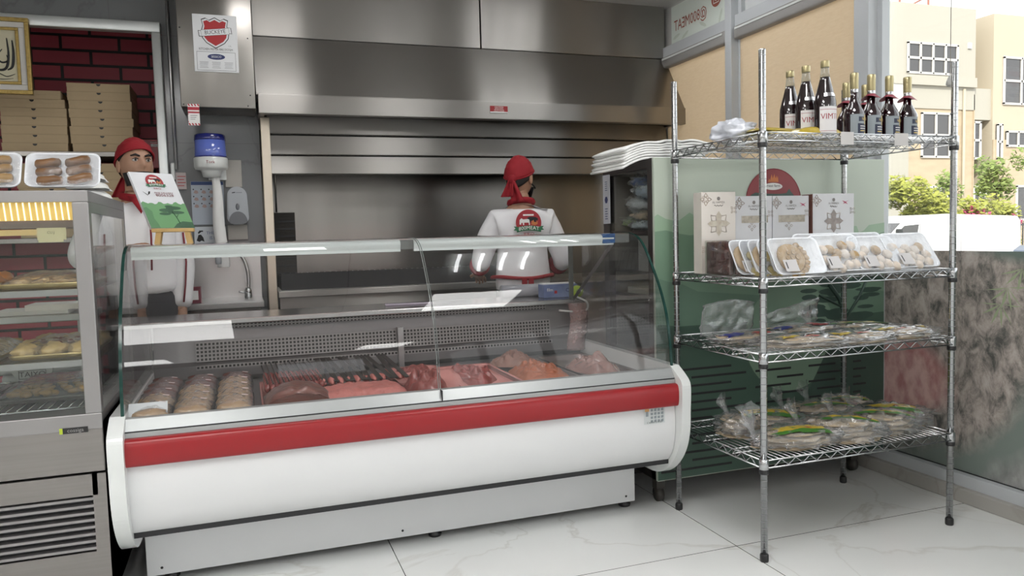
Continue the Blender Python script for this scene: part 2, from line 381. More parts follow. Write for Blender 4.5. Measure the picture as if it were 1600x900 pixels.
# roller blinds
blind_m = bpy.data.materials.new('beige_blind_fabric'); blind_m.use_nodes = True
N = blind_m.node_tree.nodes; L = blind_m.node_tree.links; N.remove(N['Principled BSDF'])
d = N.new('ShaderNodeBsdfDiffuse'); tr = N.new('ShaderNodeBsdfTranslucent'); mx = N.new('ShaderNodeMixShader'); mx.inputs[0].default_value = .55
nz = N.new('ShaderNodeTexNoise'); nz.inputs['Scale'].default_value = 25; nz.inputs['Detail'].default_value = 5; tc = N.new('ShaderNodeTexCoord'); mp = N.new('ShaderNodeMapping'); mp.inputs['Scale'].default_value = (1, 1, 5)
L.new(tc.outputs['Object'], mp.inputs[0]); L.new(mp.outputs[0], nz.inputs[0])
cr = N.new('ShaderNodeMixRGB'); cr.inputs[1].default_value = (.72, .61, .46, 1); cr.inputs[2].default_value = (.84, .74, .60, 1); L.new(nz.outputs[0], cr.inputs[0])
L.new(cr.outputs[0], d.inputs[0]); L.new(cr.outputs[0], tr.inputs[0]); L.new(d.outputs[0], mx.inputs[1]); L.new(tr.outputs[0], mx.inputs[2]); L.new(mx.outputs[0], N['Material Output'].inputs[0])
cas_m = mat('blind_cassette_grey', (.30, .29, .28), .5)
for nm, y0, y1, lab in (('roller_blind', 4.15, 4.92, 'beige roller blind pulled down in the window right beside the steel hood'),
                        ('roller_blind', 3.08, 4.06, 'beige roller blind pulled down behind the tall dark bottles')):
    r = root(nm, lab, 'blind', (2.93, (y0+y1)/2, 2.38), 'beige roller blinds')
    b = MB(); b.box(2.905, 2.960, y0, y1, 2.385, 2.465, bev=.012); finish('cassette', b, cas_m, r)
    b = MB(); b.box(2.90, 2.905, y0+.02, y1-.02, 2.44, 2.452); finish('rail', b, white_pl, r)
    b = MB(); b.box(2.95, 2.953, y0-.05 if y0 < 4 else y0, y1-.01, 1.0, 2.40); finish('fabric', b, blind_m, r)
r = root('blind_cord', 'thin hanging blind cord with a small round weight in front of the clear window', 'cord', (2.95, 2.56, 1.82))
finish('cord', MB().tube([(2.95, 2.56, 1.86), (2.95, 2.56, 2.62)], .0018, 6), mat('cord_grey', (.35, .33, .30), .7), r)
finish('weight', MB().lathe([(.003, .045), (.008, .04), (.016, .02), (.018, .008), (.010, -.002), (.001, -.004)], (2.95, 2.56, 1.82), 14), mat('weight_grey', (.42, .42, .40), .4), r)
# printed food graphic on the lower part of the clear window
def decal_mat():
    m = bpy.data.materials.new('food_photo_print'); m.use_nodes = True
    N = m.node_tree.nodes; L = m.node_tree.links; b = N['Principled BSDF']; b.inputs['Roughness'].default_value = .45
    tc = N.new('ShaderNodeTexCoord'); mp = N.new('ShaderNodeMapping'); L.new(tc.outputs['Object'], mp.inputs[0]); mp.inputs['Rotation'].default_value = (.75, 0, 0); mp.inputs['Scale'].default_value = (1, 1.5, .9)
    n1 = N.new('ShaderNodeTexNoise'); n1.inputs['Scale'].default_value = 11.; n1.inputs['Detail'].default_value = 9; n1.inputs['Roughness'].default_value = .72; n1.inputs['Distortion'].default_value = .45; L.new(mp.outputs[0], n1.inputs[0])
    r = N.new('ShaderNodeValToRGB'); e = r.color_ramp.elements
    e[0].position = .36; e[0].color = (.085, .085, .08, 1); e[1].position = .66; e[1].color = (.50, .47, .44, 1)
    k = e.new(.46); k.color = (.25, .225, .205, 1); k = e.new(.54); k.color = (.40, .345, .315, 1); L.new(n1.outputs[0], r.inputs[0])
    sp = N.new('ShaderNodeSeparateXYZ'); L.new(tc.outputs['Object'], sp.inputs[0])
    n2 = N.new('ShaderNodeTexNoise'); n2.inputs['Scale'].default_value = 3.; n2.inputs['Detail'].default_value = 6; L.new(tc.outputs['Object'], n2.inputs[0])
    def blob(cy, cz, ry, rz, edge=.25):
        def sq(ax, c, rr):
            a = N.new('ShaderNodeMath'); a.operation = 'SUBTRACT'; a.inputs[1].default_value = c; L.new(sp.outputs[ax], a.inputs[0])
            d = N.new('ShaderNodeMath'); d.operation = 'DIVIDE'; d.inputs[1].default_value = rr; L.new(a.outputs[0], d.inputs[0])
            q = N.new('ShaderNodeMath'); q.operation = 'MULTIPLY'; L.new(d.outputs[0], q.inputs[0]); L.new(d.outputs[0], q.inputs[1]); return q
        A, B = sq(1, cy, ry), sq(2, cz, rz)
        s_ = N.new('ShaderNodeMath'); s_.operation = 'ADD'; L.new(A.outputs[0], s_.inputs[0]); L.new(B.outputs[0], s_.inputs[1])
        nn = N.new('ShaderNodeMath'); nn.operation = 'MULTIPLY_ADD'; nn.inputs[1].default_value = 1.6; nn.inputs[2].default_value = -.8; L.new(n2.outputs[0], nn.inputs[0])
        t = N.new('ShaderNodeMath'); t.operation = 'ADD'; L.new(s_.outputs[0], t.inputs[0]); L.new(nn.outputs[0], t.inputs[1])
        mr = N.new('ShaderNodeMapRange'); mr.inputs[1].default_value = 1+edge; mr.inputs[2].default_value = 1-edge; L.new(t.outputs[0], mr.inputs[0]); return mr.outputs[0]
    def over(col, base, mask):
        c = N.new('ShaderNodeMixRGB'); L.new(mask, c.inputs[0]); L.new(base, c.inputs[1])
        if isinstance(col, tuple): c.inputs[2].default_value = col+(1,)
        else: L.new(col, c.inputs[2])
        return c.outputs[0]
    n3 = N.new('ShaderNodeTexNoise'); n3.inputs['Scale'].default_value = 14; n3.inputs['Detail'].default_value = 8; L.new(mp.outputs[0], n3.inputs[0])
    pk = N.new('ShaderNodeValToRGB'); pk.color_ramp.elements[0].position = .35; pk.color_ramp.elements[0].color = (.44, .21, .20, 1); pk.color_ramp.elements[1].position = .65; pk.color_ramp.elements[1].color = (.68, .46, .43, 1); L.new(n3.outputs[0], pk.inputs[0])
    rock = N.new('ShaderNodeValToRGB'); rock.color_ramp.elements[0].position = .3; rock.color_ramp.elements[0].color = (.17, .17, .165, 1); rock.color_ramp.elements[1].position = .7; rock.color_ramp.elements[1].color = (.42, .42, .41, 1); L.new(n3.outputs[0], rock.inputs[0])
    bgc = N.new('ShaderNodeRGB'); bgc.outputs[0].default_value = (.20, .235, .215, 1)
    base = over(r.outputs[0], bgc.outputs[0], blob(2.80, .84, .72, .66))
    base = over(pk.outputs[0], base, blob(2.95, .50, .36, .20, .3))
    base = over(rock.outputs[0], base, blob(2.0, .06, .40, .26, .3))
    base = over((.13, .17, .15), base, blob(2.1, 1.12, .34, .07, .5))
    L.new(base, b.inputs['Base Color']); return m
d = MB(); d.box(XR-.008, XR-.002, .66, 2.945, .12, 1.10)
thing('window_graphic', MB().box(XR-.008, XR-.002, 3.08, 4.89, .12, 1.10), mat('daylight_block', (.16, .15, .14), .5, var=.5, vs=6), 'unseen dark sheet added on the window behind the chiller cabinet to block daylight', 'window graphic')  # unseen opaque sheet added to keep bright daylight from mirroring in the floor
spr = MB(); sprm = mat('rosemary_green_print', (.30, .36, .22), .5)
stem = [(2.14, 1.08), (2.24, 1.03), (2.30, .95), (2.33, .88)]
for k, (yy, zz) in enumerate(stem):
    for a in (-2.5, -2.0, -1.5, -.9, -.4, 2.8):
        a += .13*k; l = .10
        spr.poly([(XR-.009, yy, zz), (XR-.009, yy+.5*l*math.cos(a)+.006, zz+.5*l*math.sin(a)), (XR-.009, yy+l*math.cos(a), zz+l*math.sin(a)), (XR-.009, yy+.5*l*math.cos(a)-.006, zz+.5*l*math.sin(a)-.006)], sprm)
o = thing('window_graphic', d, decal_mat(), 'large printed photo of grilled steak covering the lower half of the right window', 'window graphic', loc=(0, 0, 0))
finish('herb_print', spr, sprm, o)

# ---- ceiling lights
pan_e = emat('light_panel', (1, .99, .97), PANEL); tub_e = emat('light_tube', (1, 1, 1), TUBE)
def panel(cx, cy, wx, wy, lab):
    r = root('ceiling_light', lab, 'light', (cx, cy, ZC-.02), 'flat ceiling light panels')
    f = MB()
    for a in ((cx-wx/2-.02, cx+wx/2+.02, cy-wy/2-.02, cy-wy/2), (cx-wx/2-.02, cx+wx/2+.02, cy+wy/2, cy+wy/2+.02), (cx-wx/2-.02, cx-wx/2, cy-wy/2, cy+wy/2), (cx+wx/2, cx+wx/2+.02, cy-wy/2, cy+wy/2)): f.box(*a, ZC-.02, ZC)
    finish('frame', f, white_pl, r); finish('diffuser', MB().box(cx-wx/2, cx+wx/2, cy-wy/2, cy+wy/2, ZC-.012, ZC-.004), pan_e, r)
panel(-.47, .65, .76, 1.15, 'long ceiling light panel left above the counter front')
panel(1.48, 1.48, .62, .72, 'square ceiling light panel right above the counter front')
panel(.30, 3.85, .36, .45, 'square ceiling light panel above the kitchen aisle at the left')
panel(-1.15, -3.7, .6, 1.2, 'ceiling light panel far behind the counter front at the left')
panel(1.6, -3.7, .6, 1.2, 'ceiling light panel far behind the counter front at the right')
for yy, w_ in ((.6, 'beside'), (-1.5, 'just behind'), (-3.7, 'far behind')): panel(-2.35, yy, .6, 1.2, 'added fill light panel near the left wall, %s the camera side of the counter' % w_)  # extra panels put in only to brighten the room
def quad(cx, cy, lab):
    r = root('tube_light', lab, 'light', (cx, cy, ZC-.05), 'four-tube ceiling lights')
    finish('housing', MB().box(cx-.31, cx+.31, cy-.31, cy+.31, ZC-.008, ZC-.001), white_pl, r)
    for k in range(4): finish('tube', MB().tube([(cx-.225+.15*k, cy-.27, ZC-.03), (cx-.225+.15*k, cy+.27, ZC-.03)], .013, 10), tub_e, r)
quad(1.50, 2.54, 'four-tube ceiling light over the middle of the counter')
quad(2.05, 3.9, 'four-tube ceiling light over the cook')
# ================================================================ HOOD, NICHE, WALL FITTINGS
steel_h = mat('hood_steel', (.33, .315, .30), .33, 1., var=.10, vs=2.2, stretch=(1, 1, 1), aniso=1., bump=.5, bs=1.5)
h = root('exhaust_hood', 'large stainless steel kitchen exhaust hood hanging from the ceiling', 'hood', (1.53, 5.06, 1.63))
for x0, x1 in ((.117, 1.552), (1.558, 2.945)): finish('upper_panel', MB().box(x0, x1, 4.93, 5.44, 2.462, ZC, bev=.004), steel_h, h)
cn = MB(); cn.prism([(4.925, 2.456), (4.68, 2.075), (4.68, 2.068), (5.44, 2.068), (5.44, 2.456)], .117, 2.945, 'x'); finish('canopy', cn, steel_h, h)
finish('lip', MB().box(.125, 2.955, 4.675, 4.735, 1.962, 2.072, bev=.003), steel_h, h)
side = MB(); side.box(.125, .16, 4.735, 5.44, 1.97, 2.07); side.box(2.92, 2.955, 4.735, 5.44, 1.97, 2.07); finish('side_skirt', side, steel_h, h)
for k, (z0, z1) in enumerate(((1.876, 1.985), (1.750, 1.866), (1.632, 1.742))):
    sl = MB(); sl.prism([(4.90, z0), (4.895, z0+.004), (4.90+.01, z1), (4.95, z1), (4.95, z0)], .178, 2.93, 'x'); finish('baffle_panel', sl, steel_h, h)
finish('backing_plate', MB().box(.178, 2.93, 4.95, 4.97, 1.64, 1.97), dark, h)
s = MB(); s.box(1.522, 1.640, 4.672, 4.6748, 2.002, 2.044, redm); s.box(1.522, 1.640, 4.6715, 4.674, 2.002, 2.008, paper)
s.text('CAUTION', .013, T(1.581, 4.6712, 2.036) @ FRONT, paper)
for k in range(3): s.text(('GREASE FILTERS', 'MUST BE IN PLACE', 'DURING COOKING')[k], .008, T(1.581, 4.6712, 2.026-.0075*k) @ FRONT, paper)
finish('warning_label', s, redm, h, label='small dark red warning label')
struct('trim_2', MB().box(.137, .19, 4.88, 4.95, .0, 1.97, bev=.004), mat('beige_lit_metal', (.60, .53, .44), .35, .8))  # metal edge with the beige light on it put into its colour
# fire suppression cabinet with its sign
fb = root('fire_suppression_cabinet', 'tall stainless cabinet with a shield sign, left of the hood', 'cabinet', (-.085, 4.82, 1.985))
b = MB(); b.box(-.285, .113, 4.68, 4.96, 1.985, ZC, bev=.005); finish('body', b, mat('cabinet_steel', (.27, .255, .24), .28, 1., var=.15, vs=3, bump=.3, bs=3, aniso=.5), fb)
b = MB()
for x, z in ((-.27, 2.0), (.07, 2.0), (.085, 2.38), (-.27, 2.42), (.085, 2.06)): b.ell((x, 4.679, z), (.004, .003, .004), seg=8, rings=5)
finish('screw', b, dark, fb)
sg = root('shield_sign', 'white rectangular sign with a red shield on the steel cabinet front', 'sign', (-.086, 4.676, 2.18))
sgm = mat('sign_white', (.66, .67, .69), .35); navy = mat('sign_navy', (.02, .03, .12), .5); blk = mat('print_black', (.012, .012, .014), .6); shr = mat('shield_red', (.36, .01, .015), .45)
b = MB(); b.box(-.203, .030, 4.672, 4.679, 2.182, 2.498, bev=.002); finish('plate', b, sgm, sg)
p = MB(); F = T(-.0865, 4.6712, 2.34) @ FRONT
def shield(sc, m, z):
    pts = [(-.066, .125), (-.045, .133), (-.028, .122), (0, .137), (.028, .122), (.045, .133), (.066, .125), (.060, .095), (.069, .06), (.064, .03), (.045, .005), (0, -.022), (-.045, .005), (-.064, .03), (-.069, .06), (-.060, .095)]
    p.poly([(x*sc, .06+(y-.06)*sc, z) for x, y in pts], m, F)
shield(1.08, blk, .0002); shield(1.02, sgm, .0004); shield(.90, shr, .0006)
bw = math.radians(7)
B = F @ T(0, .062, .001) @ Rz(bw)
p.poly([(-.088, -.017, -.0001), (-.066, -.022, -.0001), (-.066, .012, -.0001), (-.088, .017, -.0001)], blk, B); p.poly([(.088, .017, -.0001), (.066, .022, -.0001), (.066, -.012, -.0001), (.088, -.017, -.0001)], blk, B)
p.poly([(-.085, -.014, 0), (-.068, -.019, 0), (-.068, .010, 0), (-.085, .014, 0)], sgm, B); p.poly([(.085, .016, 0), (.068, .020, 0), (.068, -.010, 0), (.085, -.014, 0)], sgm, B)
p.poly([(-.074, -.018, .0002), (.074, -.018, .0002), (.074, .018, .0002), (-.074, .018, .0002)], blk, B); p.poly([(-.073, -.0165, .0004), (.073, -.0165, .0004), (.073, .0165, .0004), (-.073, .0165, .0004)], sgm, B)
p.text('BUCKEYE', .030, B @ T(0, 0, .0008), blk, sx=.88)
p.text('KITCHEN MISTER FIRE SYSTEM', .0165, F @ T(0, -.033, .0004), blk, sx=.80)
for a in ((-.102, .102, -.049, -.0475), (-.102, .102, -.150, -.1485), (-.102, -.1005, -.150, -.048), (.1005, .102, -.150, -.048)): p.poly([(a[0], a[2], .0003), (a[1], a[2], .0003), (a[1], a[3], .0003), (a[0], a[3], .0003)], blk, F)
disc(p, (0, -.074), .046, F, navy, ry=.016, z=.0004); p.text('SESSCO', .017, F @ T(0, -.074, .0008), sgm, sx=.95)
for k, y in enumerate((-.105, -.112, -.119, -.128, -.136)):
    for x in (-.065, 0, .065): p.poly([(x-.024+.004*(k % 2), y, .0003), (x+.022-.003*k % .01, y, .0003), (x+.022, y+.0025, .0003), (x-.024, y+.0025, .0003)], mat('print_grey', (.3, .3, .32), .6), F)
p.text('UL', .014, F @ T(.075, -.012, .0004), mat('print_grey', (.3, .3, .32), .6))
finish('lettering', p, blk, sg)
# striped tag hanging on the cabinet's lower edge
tg = root('striped_tag', 'small red and white striped inspection tag hanging from the steel cabinet', 'tag', (-.22, 4.668, 1.88))
b = MB(); b.box(-.250, -.190, 4.664, 4.667, 1.882, 2.0); finish('card', b, paper, tg)
b = MB(); Ft = T(-.22, 4.6632, 1.941) @ FRONT; tr_ = mat('tag_red', (.42, .03, .05), .6)
for sgn in (1, -1):
    for k in range(4):
        x = -.03+.016*k; y0 = .059 if sgn > 0 else -.047
        b.poly([(x, y0, 0), (x+.008, y0, 0), (x+.014, y0-.012, 0), (x+.006, y0-.012, 0)], tr_, Ft)
b.poly([(-.03, .025, 0), (.03, .025, 0), (.03, .042, 0), (-.03, .042, 0)], tr_, Ft); b.poly([(-.03, .008, 0), (.03, .008, 0), (.03, .017, 0), (-.03, .017, 0)], tr_, Ft)
for k in range(3): b.poly([(-.018, -.006-.01*k, 0), (.018-.006*k, -.006-.01*k, 0), (.018-.006*k, -.004-.01*k, 0), (-.018, -.004-.01*k, 0)], blk, Ft)
for yy in (0.0, -.042): b.poly([(-.03, yy, 0), (-.027, yy, 0), (-.027, yy+.006, 0), (-.03, yy+.006, 0)], tr_, Ft)
finish('print', b, tr_, tg)
# pipe
thing('drain_pipe', MB().tube([(-.345, 4.93, 1.66), (-.345, 4.93, ZC-.001)], .010, 12), steel_p, 'thin vertical metal pipe beside the aluminium opening frame', 'pipe')
# centre-feed paper dispenser
pd = root('paper_towel_dispenser', 'blue and white round paper towel dispenser on the marble wall', 'dispenser', (-.15, 4.86, 1.60))
bl1 = mat('translucent_blue_plastic', (.12, .17, .55), .15, coat=.6, var=.04); bl2 = mat('dark_blue_plastic', (.015, .02, .16), .2, coat=.5)
cx, cy = -.15, 4.862
finish('cover', MB().lathe([(.084, 1.722), (.088, 1.73), (.086, 1.825), (.080, 1.826)], (cx, cy, 0), 36), bl1, pd)
finish('lid', MB().lathe([(.090, 1.722), (.0915, 1.728), (.0885, 1.730)], (cx, cy, 0), 36), bl2, pd)
finish('cap', MB().lathe([(.087, 1.822), (.088, 1.828), (.086, 1.852), (.078, 1.857), (.02, 1.858)], (cx, cy, 0), 36), bl2, pd)
finish('base', MB().lathe([(.03, 1.607), (.048, 1.610), (.055, 1.640), (.062, 1.650), (.088, 1.655), (.094, 1.668), (.094, 1.718), (.088, 1.724)], (cx, cy, 0), 36), white_pl, pd)
b = MB(); b.box(-.115-.055, -.115+.045, 4.93, 4.96, 1.60, 1.84); finish('wall_bracket', b, white_pl, pd)
b = MB(); b.text('Tork', .024, T(cx, cy-.0965, 1.690) @ FRONT, mat('label_red_dark', (.25, .02, .03), .5)); finish('lettering', b, blk, pd)
b = MB()
def ptail(u, v):
    z = 1.61-.53*v; w = .020+.012*math.sin(min(1, v*1.5)*PI/2)
    xo = cx+.02+.018*v+.004*math.sin(v*9)
    a = u*2*PI
    return (xo+w*math.cos(a)*(1+.15*math.sin(3*a)), cy+w*.45*math.sin(a)+.004*math.sin(v*14), z)
b.grid(18, 16, ptail); finish('paper_tail', b, paper, pd)
# soap dispenser
so = root('soap_dispenser', 'grey oval soap dispenser mounted on the marble wall below the cabinet', 'dispenser', (-.015, 4.90, 1.325))
gp = mat('pale_grey_plastic', (.36, .38, .41), .3, coat=.3); dgp = mat('mid_grey_plastic', (.12, .125, .14), .3, coat=.3)
def capsule(w0, w1, z0, z1, y0, y1, m, mb, n=14):
    pts = []
    for k in range(n+1): a = PI*k/n; pts.append((w1*math.cos(a), z1-.055+.055*math.sin(a)))
    for k in range(n+1): a = PI+PI*k/n; pts.append((w0*math.cos(a), z0+.045+.045*math.sin(a)))
    mb.prism([(x-.015, z) for x, z in pts], y0, y1, 'y', m, smooth=False)
    s_ = .88; zc = (z0+z1)/2; mb.prism([(x*s_-.015, zc+(z-zc)*.94) for x, z in pts], y0-.014, y0, 'y', m, smooth=False)
b = MB(); capsule(.062, .056, 1.327, 1.556, 4.875, 4.96, None, b); finish('body', b, gp, so)
b = MB(); b.prism([(-.015+.052*math.cos(PI*k/16), 1.345+.062*math.sin(PI*k/16)) for k in range(17)]+[(-.05, 1.333), (.02, 1.333)], 4.852, 4.862, 'y'); finish('push_bar', b, dgp, so, label='dark grey push bar')
b = MB(); b.ell((-.015, 4.861, 1.435), (.011, .004, .020), seg=16, rings=8); finish('window', b, dgp, so)
b = MB(); Fs = T(-.015, 4.860, 1.51) @ FRONT; b.poly([(-.028, .006, 0), (-.01, .008, 0), (-.01, .013, 0), (-.028, .011, 0)], blk, Fs); b.poly([(-.006, .008, 0), (.028, .008, 0), (.028, .010, 0), (-.006, .010, 0)], blk, Fs); finish('print', b, blk, so)
beige = mat('beige_tile_plate', (.36, .34, .31), .5)
thing('wall_plate', MB().box(-.078, .035, 4.945, 4.96, 1.24, 1.33, bev=.003), beige, 'beige mounting board on the wall below the grey soap dispenser', 'board')
thing('wall_plate', MB().box(-.078, .018, 4.945, 4.96, 1.556, 1.72, bev=.003), beige, 'beige mounting board on the wall above the grey soap dispenser', 'board')
# hand-washing poster and small signs
po = root('hand_wash_poster', 'pale poster of hand washing steps behind the hanging paper towel', 'poster', (-.18, 4.955, 1.335))
finish('sheet', MB().box(-.272, -.090, 4.953, 4.959, 1.335, 1.592), mat('poster_pale', (.38, .42, .48), .5), po)
b = MB(); Fp = T(-.181, 4.9525, 1.463) @ FRONT; hnd = mat('poster_hand', (.36, .26, .24), .6)
b.poly([(-.09, .108, 0), (.09, .108, 0), (.09, .128, 0), (-.09, .128, 0)], mat('poster_navy', (.02, .05, .16), .5), Fp)
for i in range(4):
    for j in range(3):
        x, y = -.065+.043*i, .068-.042*j; disc(b, (x-.013, y+.014), .004, Fp, blk, 8)
        b.poly([(x-.013, y-.006, 0), (x-.004, y+.010, 0), (x+.010, y+.006, 0), (x+.014, y-.008, 0), (x+.002, y-.012, 0)], hnd, Fp)
b.poly([(.068, -.108, 0), (.082, -.108, 0), (.082, -.094, 0), (.068, -.094, 0)], shr, Fp)
finish('print', b, blk, po)
hs = root('hand_wash_sign', 'white notice with a black tap and hands picture under the poster', 'sign', (-.18, 4.955, 1.235))
finish('plate', MB().box(-.268, -.088, 4.953, 4.959, 1.20, 1.322, bev=.002), mat('notice_white', (.50, .53, .57), .4), hs)
b = MB(); Fh = T(-.178, 4.952, 1.262) @ FRONT
b.poly([(-.078, -.022, 0), (-.066, .012, 0), (-.052, .014, 0), (-.040, -.004, 0), (-.034, -.030, 0), (-.05, -.022, 0), (-.062, -.030, 0)], blk, Fh)
b.poly([(-.068, .030, 0), (-.04, .030, 0), (-.04, .038, 0), (-.062, .038, 0), (-.062, .020, 0), (-.068, .020, 0)], blk, Fh)
nb = mat('notice_blue', (.10, .13, .26), .5)
b.text('THIS SINK', .026, Fh @ T(-.022, .022, 0), nb, align='LEFT', sx=.95); b.text('IS FOR', .026, Fh @ T(-.006, -.008, 0), nb, align='LEFT', sx=.95)
finish('print', b, blk, hs)
b = MB(); b.box(-.352, -.294, 4.945, 4.96, 1.545, 1.645, bev=.003)
o = thing('small_notice', b, mat('pinkish_plate', (.42, .36, .36), .5), 'small pinkish notice plate on the wall at the end of the thin pipe', 'notice')
b = MB()
for k in range(4): b.box(-.342, -.306+(.008 if k % 2 else 0), 4.943, 4.9452, 1.565+.018*k, 1.569+.018*k)
finish('print', b, shr, o)
thing('wall_socket', MB().box(-.375, -.352, 4.925, 4.96, 1.60, 1.70, bev=.008), white_pl, 'small white rounded wall fitting by the opening frame', 'fitting')
# sink bench with faucet
sk = root('sink_bench', 'stainless sink bench below the paper towel dispenser, seen through the counter glass', 'sink', (-.10, 4.70, 0))
b = MB(); b.box(-.62, .10, 4.46, 4.88, .86, .895, bev=.004); b.box(-.36, .10, 4.88, 4.95, .86, .895); b.box(-.36, .10, 4.93, 4.955, .895, 1.18); finish('top', b, steel_p, sk)
b = MB(); b.box(-.60, .08, 4.50, 4.87, .06, .86); finish('cabinet', b, steel_v, sk)
fc = root('faucet', 'curved chrome faucet with a white nozzle on the sink bench', 'faucet', (.02, 4.80, .895))
finish('spout', MB().tube(crom([(.02, 4.8, .90), (.025, 4.8, 1.02), (.005, 4.8, 1.12), (-.05, 4.79, 1.185), (-.115, 4.78, 1.19), (-.135, 4.78, 1.165)], 6), .010, 10), steel_p, fc)
finish('nozzle', MB().lathe([(.016, 1.10), (.018, 1.115), (.017, 1.16), (.012, 1.172)], (-.135, 4.78, 0), 16), gp, fc)
b = MB(); b.lathe([(.022, .895), (.020, .94), (.014, .955)], (.02, 4.8, 0), 16); b.tube([(.02, 4.79, .925), (-.03, 4.76, .935)], .006, 8); finish('base', b, chrome, fc)
# cooking bench in the niche
gb = root('grill_bench', 'long stainless cooking bench under the hood', 'bench', (1.53, 5.17, 0))
b = MB(); b.box(.195, 2.96, 4.90, 5.44, .875, .915, bev=.004); finish('top', b, steel_h, gb)
b = MB(); b.box(.205, 2.95, 4.95, 5.43, .02, .875); finish('front', b, steel_h, gb)
b = MB()
for x in (.25, 1.1, 2.0, 2.9): b.lathe([(.025, 0), (.025, .10)], (x, 5.0, 0), 12)
finish('foot', b, blackp, gb)
b = MB(); b.box(.22, 1.95, 5.02, 5.40, .915, 1.0, dark); b.box(.22, 1.95, 5.0, 5.02, .915, 1.02, dark)
for k in range(44): b.tube([(.26+.038*k, 5.02, 1.004), (.26+.038*k, 5.40, 1.004)], .004, 5, blackp)
thing('char_grill', b, dark, 'long black char grill on the cooking bench', 'grill')
b = MB(); b.box(.198, .345, 5.40, 5.42, .916, 1.415)
for k in range(9): b.box(.20, .343, 5.392, 5.40, .95+.05*k, .962+.05*k, blackp)
thing('oven_grate', b, mat('sooty_iron', (.05, .045, .04), .6, .4, bump=.4, bs=80), 'sooty black grate leaning in the left corner of the cooking niche', 'grate')
thing('gas_pipe', MB().tube([(.23, 5.43, 1.42), (.23, 5.43, 1.95)], .006, 8), steel_p, 'thin metal pipe above the sooty grate in the niche', 'pipe')
# ---- store behind the opening: shelf, cartons, framed calligraphy
sh = root('steel_wall_shelf', 'steel shelf carrying pizza boxes against the brick wall', 'shelf', (-1.15, 5.38, 1.10))
for z in (1.79, 1.28): finish('shelf_board', MB().box(-1.75, -.60, 5.20, 5.58, z-.03, z, bev=.003), steel_v, sh)
for x in (-1.74, -.62):
    for y in (5.23, 5.56): finish('post', MB().box(x-.014, x+.014, y-.014, y+.014, 0, 1.79), steel_p, sh)
card = mat('kraft_cardboard', (.47, .36, .225), .8, var=.05, bump=.1, bs=40); cardd = mat('kraft_cardboard_side', (.20, .14, .085), .85)
b = MB(); b.box(-.17, .17, -.17, .17, 0, .041, bev=.0015)
bl = MB(); bl.box(-.1705, .1705, -.1715, -.170, .024, .0425); bl.box(-.172, .172, -.172, .172, .0415, .0445)
nt = MB(); nt.prism([(.012*math.cos(PI+PI*k/10), .0415+.011*math.sin(PI+PI*k/10)) for k in range(11)], -.1735, -.1716, 'y')
px0 = finish('pizza_box', b, card, local=True); c1 = finish('lid', bl, card, px0, local=True); c2 = finish('notch', nt, blackp, px0, local=True)
px0['category'] = 'pizza box'
ordw = ['bottom', 'second', 'third', 'fourth', 'fifth', 'sixth', 'seventh', 'eighth', 'ninth']
rb = random.Random(3); first = True
for stack, (x, y, z0, n, lab) in enumerate((( -1.125, 5.42, 1.79, 7, 'of the left stack above the shelf'), (-.765, 5.42, 1.79, 8, 'of the right stack above the shelf'),
                                 (-1.06, 5.42, 1.28, 9, 'of the left stack under the shelf'), (-.79, 5.40, 1.28, 9, 'of the right stack under the shelf'))):
    if stack == 2: z0 = 1.281
    for k in range(n):
        zz = z0+.001+k*(.0515 if stack < 2 else .0490); xo = rb.uniform(-.006, .006)-(.018 if (stack == 0 and k == n-1) else 0)+(k*.0015 if stack == 1 else 0)-.003*k*(stack == 1)
        nm = 'topmost' if k == n-1 else (ordw[k]+' from the bottom' if k else 'bottommost')
        L_ = 'brown pizza box, %s %s' % (nm, lab)
        sc = (1.0, 1.0, 1.14 if stack < 2 else 1.08)
        if stack == 2 and False: pass
        if first: px0.location = (x+xo, y, zz); px0.scale = sc; px0['label'] = L_; px0['group'] = 'pizza boxes on the steel shelf'; first = False
        else: dup(px0, (x+xo, y, zz), rz=0, label=L_, scale=sc)
pf = root('framed_calligraphy', 'ornate gold frame with black calligraphy hanging over the opening', 'picture', (-1.20, 4.88, 2.07))
gold = mat('ornate_gold', (.34, .24, .08), .35, .8, var=.35, vs=60, bump=.8, bs=90)
x0, x1, z0, z1 = -1.42, -1.04, 2.06, 2.47
def rectring(mb, x0, x1, z0, z1, w, y0, y1, m=None):
    mb.box(x0, x1, y0, y1, z1-w, z1, m, bev=.003); mb.box(x0, x1, y0, y1, z0, z0+w, m, bev=.003); mb.box(x0, x0+w, y0, y1, z0+w, z1-w, m, bev=.003); mb.box(x1-w, x1, y0, y1, z0+w, z1-w, m, bev=.003)
b = MB(); rectring(b, x0, x1, z0, z1, .022, 4.868, 4.90); rectring(b, x0+.052, x1-.052, z0+.052, z1-.052, .016, 4.874, 4.90); finish('frame', b, gold, pf)
b = MB(); rectring(b, x0+.022, x1-.022, z0+.022, z1-.022, .03, 4.878, 4.90); finish('liner', b, mat('white_liner', (.55, .53, .50), .7, bump=.3, bs=70), pf)
b = MB(); b.box(x0+.065, x1-.065, 4.884, 4.899, z0+.065, z1-.065); finish('print', b, mat('parchment', (.50, .45, .30), .6, tint=(.56, .53, .40)), pf)
b = MB()
def stroke(pts, w, closed=False):
    q = crom([(p_[0], 4.883, p_[1]) for p_ in pts], 5, closed); n = len(q)
    b.tube(q, [w*(.35+.65*math.sin(PI*min(1, (i+.5)/n))) for i in range(n)], 6)
